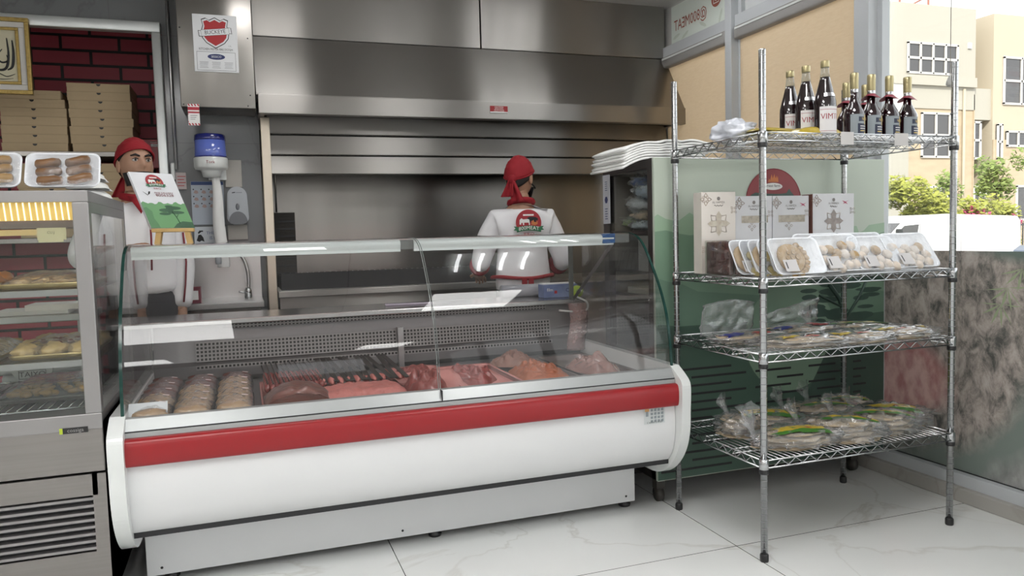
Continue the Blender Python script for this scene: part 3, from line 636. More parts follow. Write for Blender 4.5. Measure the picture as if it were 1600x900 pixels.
for st, w in (([(-1.125, 2.35), (-1.122, 2.28), (-1.13, 2.21), (-1.155, 2.19)], .007), ([(-1.15, 2.36), (-1.145, 2.27), (-1.16, 2.20), (-1.20, 2.19), (-1.24, 2.22)], .007),
              ([(-1.175, 2.30), (-1.20, 2.26), (-1.18, 2.23), (-1.15, 2.24), (-1.155, 2.27)], .005), ([(-1.21, 2.35), (-1.205, 2.25), (-1.23, 2.19), (-1.28, 2.18), (-1.31, 2.23)], .007),
              ([(-1.26, 2.34), (-1.262, 2.24), (-1.25, 2.20)], .006), ([(-1.12, 2.17), (-1.16, 2.155), (-1.2, 2.17), (-1.26, 2.155), (-1.3, 2.165)], .003), ([(-1.13, 2.145), (-1.18, 2.14), (-1.24, 2.145), (-1.3, 2.14)], .0025)): stroke(st, w)
finish('calligraphy', b, blk, pf)
b = MB(); b.box(-.58, -.455, 5.50, 5.60, 1.72, 1.905, bev=.004); o = thing('red_wall_box', b, mat('red_enamel', (.40, .02, .03), .35), 'bright red box fixed on the brick wall behind the masked worker', 'box')
b = MB(); Fb = T(-.50, 5.498, 1.87) @ FRONT; b.poly([(-.03, .015, 0), (.03, .015, 0), (.03, .018, 0), (-.03, .018, 0)], paper, Fb); b.poly([(-.028, -.012, 0), (.03, -.012, 0), (.03, .006, 0), (-.028, .006, 0)], paper, Fb); b.text('FIRE', .016, Fb @ T(0, -.003, .001), redm); finish('print', b, paper, o)
# ================================================================ PEOPLE
def skinned(V, E, R, levels=1):
    me = bpy.data.meshes.new('s'); me.from_pydata([tuple(v) for v in V], E, [])
    ob = bpy.data.objects.new('s', me); COL.objects.link(ob)
    md = ob.modifiers.new('k', 'SKIN'); md.use_smooth_shade = True
    for i, r in enumerate(R):
        sv = me.skin_vertices[0].data[i]; sv.radius = r if isinstance(r, tuple) else (r, r); sv.use_root = (i == 0)
    sb = ob.modifiers.new('b', 'SUBSURF'); sb.levels = levels; sb.render_levels = levels
    dg = bpy.context.evaluated_depsgraph_get(); dg.update()
    m2 = bpy.data.meshes.new_from_object(ob.evaluated_get(dg))
    vs = [v.co.copy() for v in m2.vertices]; fs = [tuple(p.vertices) for p in m2.polygons]
    bpy.data.objects.remove(ob); bpy.data.meshes.remove(me); bpy.data.meshes.remove(m2)
    return vs, fs
def person(loc, rz, H, J, label, jack_to, grp=None, turn=0., tilt=0., collar=True, eyes=True):
    """local frame: facing -Y. J: elbow, wrist, fingertip for 'L' (x>0) and 'R' (x<0)"""
    M = T(*loc) @ Rz(rz); s = H/1.72
    r = root('person', label, 'person', loc)
    zs = lambda z: z*s
    V = [(0, 0, .93), (0, .0, 1.06), (0, .005, 1.20), (0, .012, 1.33), (0, .018, 1.415), (0, .015, 1.47), (0, .005, 1.53)]
    Rr = [(.15, .105), (.135, .098), (.145, .100), (.140, .100), (.075, .065), (.054, .054), (.052, .055)]
    V = [Vector((x, y, zs(z))) for x, y, z in V]; E = [(0, 1), (1, 2), (2, 3), (3, 4), (4, 5), (5, 6)]
    arms = {}
    for sd_, k in (('L', 1), ('R', -1)):
        sh_ = Vector((k*.170, .02, zs(1.350))); el, wr, fi = (Vector(p) for p in J[sd_])
        i = len(V); V += [sh_, (sh_*2+el)/3, el, (el+wr)/2, wr]; Rr += [.050, .048, .042, .038, .028]
        E += [(3, i), (i, i+1), (i+1, i+2), (i+2, i+3), (i+3, i+4)]
        arms[sd_] = (sh_, el, wr, fi, i)
        d = (fi-wr).normalized(); pal = wr+d*.05
        V.append(pal); Rr.append((.032, .016)); E.append((i+4, len(V)-1)); pi_ = len(V)-1
        sidev = d.cross(Vector((0, 0, 1)) if abs(d.z) < .8 else Vector((0, 1, 0))).normalized()
        nrm = sidev.cross(d).normalized()
        for q, (off, ln) in enumerate(((-.028, .066), (-.010, .076), (.010, .072), (.028, .058))):
            a = pal+d*.035+sidev*off; b_ = a+d*ln*.55; c_ = b_+(d*.7-nrm*.6).normalized()*ln*.45
            n0 = len(V); V += [a, b_, c_]; Rr += [.0095, .0088, .0075]; E += [(pi_, n0), (n0, n0+1), (n0+1, n0+2)]
        a = wr+d*.02-sidev*k*.030; b_ = a+(d-sidev*k*.9).normalized()*.035; c_ = b_+d*.028
        n0 = len(V); V += [a, b_, c_]; Rr += [.012, .010, .0085]; E += [(i+4, n0), (n0, n0+1), (n0+1, n0+2)]
    for k in (1, -1):
        i = len(V); V += [Vector((k*.09, 0, zs(.84))), Vector((k*.095, -.01, zs(.48))), Vector((k*.10, .015, zs(.09))), Vector((k*.105, -.12, .035))]
        Rr += [.085, .055, .040, (.035, .025)]; E += [(0, i), (i, i+1), (i+1, i+2), (i+2, i+3)]
    vs, fs = skinned(V, E, Rr, 1)
    b = MB(); b.add(vs, fs, None, True, M)
    # head
    hc = Vector((0, -.005, H-.118*s)); HM = M @ T(*hc) @ Rz(turn) @ Rx(tilt)
    def hf(p, d):
        z = d.z
        if z < 0: f = 1-.24*(-z)**1.6; p.x *= f; p.y = p.y*(1-.12*(-z)**1.6) - (.010*(-z) if d.y < .2 else 0)
        if d.y < 0:
            p.y -= .024*math.exp(-((d.x/.13)**2+((z+.14)/.13)**2)) + .010*math.exp(-((d.x/.1)**2+((z-.02)/.15)**2))
            p.y -= .008*math.exp(-((d.x/.25)**2+((z+.46)/.06)**2)) + .012*math.exp(-((d.x/.3)**2+((z+.85)/.15)**2))
            for q in (-1, 1): p.y += .012*math.exp(-(((d.x-q*.40)/.17)**2+((z-.06)/.11)**2)); p.y -= .006*math.exp(-(((d.x-q*.38)/.25)**2+((z-.24)/.09)**2))
        return p
    b.ell((0, 0, 0), (.074, .094, .118), None, HM, seg=44, rings=36, fn=hf)
    for q in (-1, 1): b.ell((q*.076, .012, -.010), (.010, .020, .032), None, HM @ T(0, 0, 0), seg=12, rings=8)
    b.tube([(0, .01, -.05), (0, .012, -.13)], [.05, .052], 16, None, HM, caps=False)
    finish('body', b, skin_m, r)
    # uniform jacket
    V2 = [(0, 0, jack_to), (0, 0, (jack_to+1.12)/2), (0, 0, 1.13), (0, .008, 1.25), (0, .015, 1.335), (0, .018, 1.395), (0, .018, 1.44)]
    R2 = [(.190, .140), (.178, .132), (.172, .130), (.178, .132), (.150, .120), (.105, .095), (.068, .066)]
    V2 = [Vector((x, y, zs(z))) for x, y, z in V2]; E2 = [(i, i+1) for i in range(6)]
    cuffs = []
    for sd_ in ('L', 'R'):
        sh_, el, wr, fi, _ = arms[sd_]; t_ = J.get('cuff', .8); cu = el+(wr-el)*t_; i = len(V2)
        V2 += [sh_+Vector((-.012*(1 if sh_.x > 0 else -1), 0, .0)), (sh_*2+el)/3, (sh_+el*3)/4, el, el+(wr-el)*t_*.5, cu]; R2 += [.074, .070, .064, .060, .056, .052]
        E2 += [(4, i), (i, i+1), (i+1, i+2), (i+2, i+3), (i+3, i+4), (i+4, i+5)]; cuffs.append((cu, (wr-el).normalized()))
    vs, fs = skinned(V2, E2, R2, 2)
    sd0 = rnd.random()*50
    for v in vs:
        n_ = noise.noise(Vector((v.x*9, v.y*9, v.z*5+sd0))); m_ = noise.noise(Vector((v.x*22+5, v.y*22, v.z*10+sd0)))
        rr_ = Vector((v.x, v.y, 0)); 
        if rr_.length > 1e-4: v += rr_.normalized()*(.012*n_+.005*m_)
    b = MB(); b.add(vs, fs, None, True, M); jk = finish('uniform_jacket', b, jacket_m, r)
    if J.get('redcuff'):
        for cu, d in cuffs: finish('cuff', MB().tube([cu-d*.008, cu+d*.02], [.061, .062], 18, None, M), redcloth, r, label='red cuff')
    # trousers and shoes
    V3 = [Vector((0, 0, zs(.95))), Vector((0, 0, zs(1.08)))]; R3 = [(.160, .118), (.156, .114)]; E3 = [(0, 1)]
    for k in (1, -1):
        i = len(V3); V3 += [Vector((k*.09, 0, zs(.83))), Vector((k*.095, -.01, zs(.48))), Vector((k*.10, .015, zs(.10)))]; R3 += [.098, .075, .062]; E3 += [(0, i), (i, i+1), (i+1, i+2)]
    vs, fs = skinned(V3, E3, R3, 1); b = MB(); b.add(vs, fs, None, True, M); finish('trousers', b, mat('dark_trousers', (.03, .03, .035), .85), r)
    b = MB()
    for k in (1, -1): b.ell((k*.105, -.06, .045), (.05, .145, .045), None, M, seg=16, rings=8)
    finish('shoe', b, blackp, r)
    # hair and bandana
    b = MB(); 
    def cap(p, d): return p
    def halfshell(mb, rx, ry, rz_, zmin, fwd, n=40, m_=16, wr_=0.):
        def fn(u, v):
            a = 2*PI*u; zl = zmin + fwd*(-math.sin(a))*.5+fwd*.5 if True else zmin
            th = v*math.acos(max(-1, min(1, zl))); z = math.cos(th); s_ = math.sin(th)
            w_ = 1+wr_*noise.noise(Vector((math.cos(a)*3, math.sin(a)*3+z*4, z*9)))
            return (rx*s_*math.cos(a)*w_, ry*s_*math.sin(a)*w_+.004, rz_*z*w_)
        mb.grid(n, m_, fn, None, HM)
    halfshell(b, .078, .098, .1205, -.55, 1.2); finish('hair', b, hair_m, r, solid=.003)
    b = MB(); halfshell(b, .088, .108, .132, -.12, .62, wr_=.05)
    ze = lambda a: -.12+.62*(.5-.5*math.sin(a))
    b.tube([(.088*math.sqrt(1-ze(2*PI*k/28)**2)*math.cos(2*PI*k/28), .108*math.sqrt(1-ze(2*PI*k/28)**2)*math.sin(2*PI*k/28)+.004, .132*ze(2*PI*k/28)) for k in range(28)], .004, 6, None, HM, closed=True)
    b.ell((0, .112, -.012), (.026, .018, .024), None, HM, nz_=.3)
    finish('bandana', b, redcloth, r, solid=.002)
    b = MB()
    for q, (dx, ln) in enumerate(((-.035, .13), (.02, .10))):
        def fn(u, v, dx=dx, ln=ln): return ((u-.5)*(.03+.05*v)+dx*v*1.2, .115+.012*math.sin(u*7+q)+.01*v, -.015-ln*v)
        b.grid(8, 10, fn, None, HM)
    finish('bandana_tail', b, redcloth, r, solid=.003)
    # neckerchief
    if collar:
        b = MB(); b.tube([(.068*math.cos(2*PI*k/24), .066*math.sin(2*PI*k/24)+.012, zs(1.452)+.014*math.sin(2*PI*k/24)) for k in range(24)], .017, 8, None, M, closed=True)
        b.add([(-.05, -.07, zs(1.45)), (.05, -.07, zs(1.45)), (.0, -.135, zs(1.36)), (0, -.085, zs(1.44))], [(0, 3, 2), (3, 1, 2)], None, True, M)
        finish('neckerchief', b, redcloth, r, solid=.003)
    if eyes:
        b = MB(); e2 = MB(); br = MB(); 
        for q in (-1, 1):
            b.ell((q*.030, -.080, .009), (.013, .010, .0075), None, HM, seg=14, rings=8)
            e2.ell((q*.030, -.0885, .009), (.0055, .0035, .006), None, HM, seg=10, rings=6)
            br.tube([(q*.012, -.098, .026), (q*.030, -.0955, .034), (q*.050, -.082, .029)], [.004, .0055, .003], 8, None, HM)
            br.tube([(q*.017, -.0895, .014), (q*.030, -.0915, .018), (q*.043, -.083, .013)], [.0018, .0022, .0015], 6, None, HM)
        finish('eye', b, mat('eye_white', (.55, .52, .50), .2), r); finish('iris', e2, blackp, r); finish('eyebrow', br, hair_m, r)
    return r, M, HM
# worker standing behind the bakery cabinet, facing the shop
p1, M1, H1 = person((-.475, 4.18, 0), math.radians(12), 1.735, {'L': ((.20, .02, 1.13), (.165, -.05, .915), (.16, -.07, .83)), 'R': ((-.27, .03, 1.15), (-.10, -.16, 1.20), (-.03, -.22, 1.22)), 'cuff': 1.08},
    'person in a white uniform and red bandana standing behind the counter sign, facing the shop', .95, turn=math.radians(14), tilt=math.radians(-4))
b = MB()
def mk(u, v):
    a = -PI*.5+(u-.5)*2.5; z = -.050-.062*v; k = 1-.22*v
    return (.080*math.cos(a)*k, .104*math.sin(a)*k-.008*math.exp(-((u-.5)/.12)**2)-.004, z)
b.grid(24, 10, mk, None, H1); finish('face_mask', b, blackp, p1, solid=.002)
b = MB(); b.tube([M1 @ Vector(q) for q in ((.04, -.10, 1.40), (.035, -.146, 1.25), (.03, -.142, 1.1))], .005, 6); b.tube([M1 @ Vector(q) for q in ((.192, -.05, 1.28), (.20, -.045, 1.13), (.185, -.085, 1.02), (.17, -.105, .935))], .005, 6); finish('piping', b, maroon, p1)
# cook at the grill, seen from behind
p2, M2, H2 = person((1.575, 4.30, 0), PI-math.radians(6), 1.675, {'L': ((.255, .0, 1.07), (.225, -.22, .99), (.2, -.3, .96)), 'R': ((-.25, .02, 1.06), (-.22, -.22, .99), (-.2, -.3, .96)), 'cuff': .28, 'redcuff': 1},
    'person in a white uniform and red bandana at the cooking bench, seen from behind', .86, turn=math.radians(-38), eyes=True)
b = MB(); b.tube(crom([(-.072, .02, -.03), (-.078, -.03, -.05), (-.066, -.075, -.06)], 5), .003, 6, None, H2); b.grid(20, 8, mk, None, H2); finish('face_mask', b, blackp, p2, solid=.002)
logo_m = mat('emblem_red', (.33, .02, .03), .6); wht = mat('emblem_white', (.75, .74, .72), .6); grn = mat('emblem_green', (.02, .13, .06), .6); org_ = mat('emblem_orange', (.50, .16, .05), .6)
def emblem(mb, M, r, arabic=True, txt='800MEAT', sub='BBQ'):
    disc(mb, (0, 0), r, M, logo_m, 32, -.35, PI+.35)
    mb.poly([(-r*.42, r*.52, .0006), (r*.42, r*.52, .0006), (r*.42, r*.64, .0006), (-r*.42, r*.64, .0006)], wht, M)
    cow = [(-.72, -.12), (-.70, .22), (-.55, .34), (-.42, .25), (-.05, .28), (.06, .22), (.10, -.18), (.02, -.18), (0, .0), (-.35, 0), (-.36, -.18), (-.44, -.18), (-.48, 0), (-.58, -.02), (-.6, -.15)]
    bull = [(-.15, .30), (.05, .44), (.55, .42), (.75, .30), (.70, .12), (.6, .2), (.55, -.05), (.45, -.05), (.42, .12), (.2, .14), (.12, -.05), (.02, .2)]
    mb.poly([(x*r, y*r, .0008) for x, y in bull], blk, M); mb.poly([(x*r, y*r, .0012) for x, y in cow], wht, M)
    mb.poly([(x*r, y*r, .0014) for x, y in ((.2, -.15), (.25, .12), (.4, .2), (.42, .05), (.6, .02), (.72, .16), (.7, -.12), (.5, -.2))], org_, M)
    # ribbon
    mb.poly([(-1.18*r, -.28*r, .0016), (-.9*r, -.28*r, .0016), (-.9*r, -.6*r, .0016), (-1.2*r, -.56*r, .0016), (-1.05*r, -.42*r, .0016)], grn, M)
    mb.poly([(1.18*r, -.28*r, .0016), (.9*r, -.28*r, .0016), (.9*r, -.6*r, .0016), (1.2*r, -.56*r, .0016), (1.05*r, -.42*r, .0016)], grn, M)
    top = [(-1+2*k/12, -.17-.13*(1-(1-2*k/12)**2)*-1-.12) for k in range(13)]
    up_ = [(x*.95*r, (-.22-.13*x*x)*r, .0020) for x in [(-1+2*k/12) for k in range(13)]]; lo_ = [(x*.95*r, (-.60-.13*x*x)*r, .0020) for x in [(1-2*k/12) for k in range(13)]]
    mb.poly(up_+lo_, grn, M)
    def bd(v): v.y -= .13*v.x*v.x/(r*.95*.95) if r else 0
    mb.text(txt, r*.40, M @ T(0, -.40*r, .0026), wht, sx=1.0, bend=bd)
    mb.text(sub, r*.28, M @ T(0, -.88*r, .001), logo_m, sx=1.6)
b = MB(); emblem(b, M2 @ T(-.005, .1575, 1.292) @ Rz(PI) @ FRONT @ Rx(math.radians(-3)), .076)
finish('back_emblem', b, logo_m, p2)
b = MB(); b.tube([M2 @ Vector((.185*math.cos(2*PI*k/30), .140*math.sin(2*PI*k/30), .975+.006*math.sin(6*PI*k/30))) for k in range(30)], .012, 6, closed=True)
b.box(-.03, .0, .140, .150, .86, .97, None, M2); b.box(.01, .04, .142, .150, .84, .97, None, M2); finish('apron_tie', b, redcloth, p2)
# ================================================================ CURVED-GLASS MEAT COUNTER
X0, X1 = -.385, 1.64
GP = crom([(2.735, .645), (2.742, .70), (2.752, .78), (2.775, .88), (2.824, .984), (2.897, 1.09), (2.952, 1.158), (3.005, 1.198), (3.08, 1.219), (3.20, 1.224)], 5) if False else None
def crom2(p, n=5):
    return [(v.x, v.y) for v in crom([(a, b, 0) for a, b in p], n)]
GP = crom2([(2.735, .645), (2.742, .70), (2.752, .78), (2.775, .88), (2.824, .984), (2.897, 1.09), (2.952, 1.158), (3.005, 1.198), (3.08, 1.219), (3.22, 1.224)], 5)
dc = root('display_counter', 'long white refrigerated meat counter with curved glass and a red bumper strip', 'display counter', (.63, 3.3, 0))
b = MB(); b.box(-.38, 1.594, 2.972, 2.985, .028, .235, bev=.002); b.box(-.375, 1.59, 2.985, 3.85, .06, .25, dark)
finish('plinth', b, white_pt, dc)
b = MB()
for x in (-.33, .55, 1.55): b.ell((x, 2.971, .055), (.005, .003, .005), seg=8, rings=5)
finish('screw', b, dark, dc)
for x, y in ((-.3, 3.02), (.69, 3.01), (1.56, 3.01), (-.3, 3.75), (.69, 3.75), (1.56, 3.75)): finish('foot', MB().lathe([(.025, 0), (.028, .012), (.016, .02), (.016, .06)], (x, y, 0), 14), blackp, dc)
body = crom2([(2.705, .515), (2.700, .45), (2.705, .38), (2.730, .305), (2.785, .250), (2.865, .222), (2.975, .212)], 6)
b = MB(); b.prism(body+[(3.0, .212), (3.0, .60), (2.705, .60)], X0, X1, 'x', smooth=False)
for f in b.bm.faces: f.smooth = len(f.verts) == 4
finish('front_panel', b, white_pt, dc)
b = MB(); bp_ = crom2([(2.705, .508), (2.682, .512), (2.674, .530), (2.672, .556), (2.675, .583), (2.684, .598), (2.705, .602)], 4)
b.prism(bp_, X0-.002, X1+.006, 'x'); 
for f in b.bm.faces: f.smooth = len(f.verts) == 4
finish('bumper', b, redm, dc)
b = MB(); b.prism([(2.700, .602), (2.700, .618), (2.712, .620), (2.712, .6225), (2.704, .6225), (2.728, .658), (2.760, .658), (2.760, .602)], X0, X1, 'x')
finish('sill', b, mat('sill_aluminium', (.37, .385, .385), .35, .35, var=.02), dc)
b = MB(); b.box(.664, .6665, 2.699, 2.73, .6225, .66); b.box(X0, X1, 2.7015, 2.7125, .6195, .6222); finish('sill_joint', b, dark, dc)
# end cheeks
prof = crom2([(2.74, .668), (2.69, .640), (2.652, .607), (2.648, .55), (2.652, .49), (2.655, .42), (2.675, .345), (2.72, .275), (2.79, .215), (2.87, .185), (3.0, .178)], 5)
for xa, xb in ((-.432, -.385), (1.642, 1.682)):
    b = MB(); b.prism(prof+[(3.95, .178), (3.95, .668)], xa, xb, 'x')
    finish('end_cheek', b, white_pl, dc)
gprof = GP+[(3.60, 1.224), (3.60, .90), (3.66, .668), (2.735, .668)]
gprof = [p for i, p in enumerate(gprof)]
for xa in (-.398, 1.646):
    b = MB(); b.prism(gprof, xa, xa+.008, 'x', glass_i, smooth=False)
    # green cut edge along the front curve
    nn = len(GP)
    e_in = [(y+.005, z-.002) for y, z in GP]
    b.prism(GP+e_in[::-1], xa-.001, xa+.009, 'x', glass_edge)
    finish('end_glass', b, glass_i, dc)
for xa, xb in ((X0+.002, .6615), (.6665, X1-.002)):
    b = MB(); b.sheet(GP, xa, xb, 'x', glass_i); o = finish('front_glass', b, glass_i, dc)
    e = MB(); 
    for xx in ((xb-.0022,) if xa < 0 else (xa, )): e.prism(GP+[(y+.004, z-.003) for y, z in GP][::-1], xx, xx+.0022, 'x')
    finish('cut_edge', e, mat('glass_edge_grey', (.30, .33, .32), .2), o)
finish('top_glass', MB().box(X0, X1, 3.22, 3.60, 1.219, 1.224), glass_i, dc)
# lamp canopy
cap = mat('canopy_aluminium', (.62, .66, .65), .35, 0., var=.03)
b = MB(); b.prism(crom2([(3.06, 1.178), (3.055, 1.200), (3.075, 1.2155), (3.12, 1.217)], 4)+[(3.20, 1.217), (3.20, 1.200), (3.075, 1.200), (3.075, 1.168), (3.06, 1.168)], X0+.005, .60, 'x'); finish('canopy', b, cap, dc)
b = MB(); b.prism(crom2([(3.06, 1.178), (3.055, 1.200), (3.075, 1.2155), (3.12, 1.217)], 4)+[(3.20, 1.217), (3.20, 1.200), (3.075, 1.200), (3.075, 1.168), (3.06, 1.168)], .655, 1.555, 'x'); finish('canopy', b, cap, dc)
b = MB(); b.box(.60, .655, 3.062, 3.198, 1.176, 1.214, bev=.003); b.box(1.555, 1.635, 3.062, 3.198, 1.176, 1.214, bev=.003); finish('canopy_joint', b, mat('joint_grey', (.16, .165, .16), .5), dc)
b = MB(); b.box(1.50, 1.56, 3.055, 3.199, 1.176, 1.2165); finish('blue_tape', b, mat('blue_tape', (.02, .09, .26), .5), dc, label='blue tape wrapped round the canopy end')
for xa, xb in ((-.33, .58), (.68, 1.52)): finish('lamp', MB().tube([(xa, 3.13, 1.186), (xb, 3.13, 1.186)], .010, 10), emat('meat_lamp_%d' % int(xa*10), (1, .55, .52), 3.6), dc)
b = MB()
for xx in (1.595, ): b.tube([(xx, 3.15, 1.172), (xx, 3.60, .885)], .011, 4)
finish('strut', b, mat('strut_grey', (.12, .12, .12), .5), dc)
b = MB()
b.box(1.57, 1.59, 3.585, 3.60, .885, 1.22)
finish('glass_post', b, mat('post_dark_grey', (.09, .10, .09), .5), dc)
# interior
inn = mat('case_inner_steel', (.22, .21, .215), .38, .6, var=.08)
b = MB(); b.box(X0, X1, 2.76, 3.64, .56, .605, inn); b.box(X0, X1, 2.76, 3.64, .25, .56, dark); finish('deck', b, inn, dc)
b = MB(); b.prism([(3.64, .60), (3.60, .63), (3.60, .685), (3.625, .70), (3.655, .86), (3.70, .86), (3.70, .60)], X0, X1, 'x'); finish('back_wall', b, inn, dc)
# perforated air grille: real slots would be sub-pixel, so the pattern is in the material
pm = bpy.data.materials.new('perforated_steel'); pm.use_nodes = True
N = pm.node_tree.nodes; L = pm.node_tree.links; tc = N.new('ShaderNodeTexCoord'); sp = N.new('ShaderNodeSeparateXYZ'); L.new(tc.outputs['Object'], sp.inputs[0])
ms = []
for ax, pit_, off in ((0, .0165, 0), (2, .0165, .003)):
    a = N.new('ShaderNodeMath'); a.operation = 'ADD'; a.inputs[1].default_value = 10+off; L.new(sp.outputs[ax], a.inputs[0])
    q = N.new('ShaderNodeMath'); q.operation = 'DIVIDE'; q.inputs[1].default_value = pit_; L.new(a.outputs[0], q.inputs[0])
    f = N.new('ShaderNodeMath'); f.operation = 'FRACT'; L.new(q.outputs[0], f.inputs[0])
    g = N.new('ShaderNodeMath'); g.operation = 'LESS_THAN'; g.inputs[1].default_value = .58; L.new(f.outputs[0], g.inputs[0]); ms.append(g)
ml = N.new('ShaderNodeMath'); ml.operation = 'MULTIPLY'; L.new(ms[0].outputs[0], ml.inputs[0]); L.new(ms[1].outputs[0], ml.inputs[1])
cm = N.new('ShaderNodeMixRGB'); cm.inputs[1].default_value = (.30, .29, .285, 1); cm.inputs[2].default_value = (.006, .006, .006, 1); L.new(ml.outputs[0], cm.inputs[0]); L.new(cm.outputs[0], N['Principled BSDF'].inputs['Base Color']); N['Principled BSDF'].inputs['Roughness'].default_value = .5
for xa, xb in ((-.215, .675), (.705, 1.47)):
    b = MB(); b.prism([(3.612, .700), (3.626, .786), (3.634, .785), (3.620, .699)], xa, xb, 'x'); b.prism([(3.597, .668), (3.597, .686), (3.603, .686), (3.603, .668)], xa, xb, 'x')
    finish('air_grille', b, pm, dc)
b = MB(); b.box(-.1, 1.45, 3.628, 3.634, .842, .858); finish('top_grille', b, pm, dc)
b = MB(); b.box(.677, .703, 3.585, 3.612, .60, .80); finish('divider_bracket', b, steel_p, dc)
b = MB(); b.box(-.43, 1.665, 3.60, 3.95, .862, .887, bev=.004); b.box(-.43, 1.665, 3.70, 3.93, .25, .862); finish('worktop', b, mat('worktop_steel', (.50, .49, .49), .24, 1., var=.1, vs=5), dc)
b = MB(); b.box(X0, X1, 3.5, 3.6, 1.214, 1.219); finish('rear_rail', b, steel_p, dc)
b = MB(); Fl = T(1.542, 2.6985, .478) @ FRONT; lg = mat('label_grey', (.25, .28, .30), .6)
b.poly([(-.048, -.034, 0), (.048, -.034, 0), (.048, .034, 0), (-.048, .034, 0)], mat('label_pale', (.55, .58, .58), .5), Fl)
b.poly([(-.040, -.002, .001), (-.028, -.002, .001), (-.028, .026, .001), (-.040, .026, .001)], lg, Fl); b.poly([(-.044, .018, .0012), (-.024, .018, .0012), (-.024, .030, .0012), (-.044, .030, .0012)], mat('label_orange', (.55, .30, .12), .6), Fl)
for i in range(4):
    for j in range(4): b.poly([(-.018+.016*i, -.028+.015*j, .001), (-.007+.016*i, -.028+.015*j, .001), (-.007+.016*i, -.018+.015*j+.002*(i % 2), .001), (-.018+.016*i, -.018+.015*j, .001)], lg, Fl)
b.text('C 60354  E 4-305', .010, Fl @ T(0, -.028, .0015), blk)
finish('type_label', b, lg, dc, label='small grey type label')

# ---------------- things in and on the counter
DZ = .606
ORD = ['first', 'second', 'third', 'fourth', 'fifth', 'sixth', 'seventh', 'eighth', 'ninth', 'tenth', 'eleventh']
def tray(mb, w, d, h, m, M, r=.015, th=.002, flare=.82):
    """open foam tray, local origin at the base centre"""
    def rr(hw, hd, z, rad): 
        out = []
        for cx_, cy_, a0 in ((hw-rad, hd-rad, 0), (-hw+rad, hd-rad, PI/2), (-hw+rad, -hd+rad, PI), (hw-rad, -hd+rad, 1.5*PI)):
            for k in range(5): a = a0+PI/2*k/4; out.append((cx_+rad*math.cos(a), cy_+rad*math.sin(a), z))
        return out
    L_ = [rr(w/2*flare, d/2*flare, 0, r), rr(w/2*(flare+.03), d/2*(flare+.03), .004, r), rr(w/2*.96, d/2*.96, h-.002, r*1.2), rr(w/2, d/2, h, r*1.3), rr(w/2, d/2, h-.004, r*1.3), rr(w/2*.93, d/2*.93, h-.004, r*1.2), rr(w/2*(flare-.02), d/2*(flare-.02), .004, r)]
    # outer shell then inner
    order = [0, 1, 4, 3, 5, 6]; vs = []
    for q in order: vs += L_[q]
    n = 20; fs = [(i*n+k, i*n+(k+1) % n, (i+1)*n+(k+1) % n, (i+1)*n+k) for i in range(len(order)-1) for k in range(n)]
    fs += [tuple(range(n))[::-1], tuple((len(order)-1)*n+k for k in range(n))]
    mb.add(vs, fs, m, True, M)
foam = mat('white_foam', (.84, .86, .90), .35, var=.02, coat=.4); blackfoam = mat('black_foam', (.012, .011, .012), .3, coat=.5)
chick = mat('pale_poultry', (.33, .22, .13), .35, var=.25, vs=30, coat=.6, bump=.3, bs=40); darkmeat = mat('dark_red_meat', (.11, .030, .022), .32, var=.4, vs=24, coat=.6, bump=.4, bs=40)
mince = mat('pink_mince', (.47, .155, .135), .55, var=.18, vs=40, bump=.9, bs=70, coat=.2); marin = mat('orange_marinade', (.34, .10, .04), .35, var=.35, vs=22, bump=.6, bs=40, coat=.4)
redmeat = mat('fresh_red_meat', (.22, .045, .038), .38, var=.35, vs=22, bump=.7, bs=30, coat=.5); pinkp = mat('butcher_paper', (.50, .22, .20), .7, var=.08, bump=.3, bs=18)
steelrod = mat('dark_steel_skewer', (.05, .045, .04), .4, .6)
stick = mat('price_sticker', (.62, .50, .50), .6)
# wrapped packs, three columns
cols = [(-.318, 'left'), (-.186, 'middle'), (-.052, 'right')]; rows = ['front', 'second', 'third', 'fourth', 'back']
def mkpack(seed, m):
    t = finish('meat_pack', (lambda b: (tray(b, .130, .150, .030, blackfoam, None), b)[1])(MB()), blackfoam, local=True)
    b = MB(); q = random.Random(seed)
    for k in range(3): b.ell((-.0, -.042+.040*k, .036), (.057, .027, .028), m, None, nz_=.26, ns=2.5, seed=seed+k, seg=18, rings=10)
    finish('meat', b, m, t, local=True)
    b = MB(); b.grid(14, 14, lambda u, v: ((u-.5)*.132, (v-.5)*.152, .030+.040*(math.sin(PI*u)*math.sin(PI*v))**.6*(1+.25*noise.noise(Vector((u*6, v*6, seed))))-(.012 if u in (0, 1) or v in (0, 1) else 0)))
    finish('film', b, film, t, local=True)
    b = MB(); b.box(.022, .046, .010, .016, .0730, .0736, stick, Rz(-.5)); finish('sticker', b, stick, t, local=True)
    return t
packs = [mkpack(1, chick), mkpack(5, darkmeat)]
used_ = [False, False]
for ci, (x, cn_) in enumerate(cols):
    for ri, rn_ in enumerate(rows):
        if ci == 0: q = 1 if ri in (2, 3, 4) else 0
        else: q = 1 if ri == 4 or (ri == 3 and ci == 1) else 0
        y = 2.835+.125*ri+(.0 if ci else .0); xx = x+.002*math.sin(ri*2.)
        kind = ('film-wrapped black tray of pale poultry', 'film-wrapped black tray of dark red meat')[q]
        lab = '%s in the %s column of packs, %s row' % (kind, cn_, rn_)
        if not used_[q]: o = packs[q]; used_[q] = True; o.location = (xx, y, DZ+.012); o['label'] = lab; o['group'] = 'wrapped meat packs in the counter'
        else: o = dup(packs[q], (xx, y, DZ+.012), label=lab, group='wrapped meat packs in the counter')
        o['category'] = 'meat pack'; o.rotation_euler = (math.radians(9), 0, rb.uniform(-.05, .05))
# display board with white notice in the left corner
def opentray(nm, lab, x, y, w, d, m, h=.03, rz=0, z=DZ):
    b = MB(); tray(b, w, d, h, m, T(x, y, z) @ Rz(rz), r=.02, flare=.93); return b
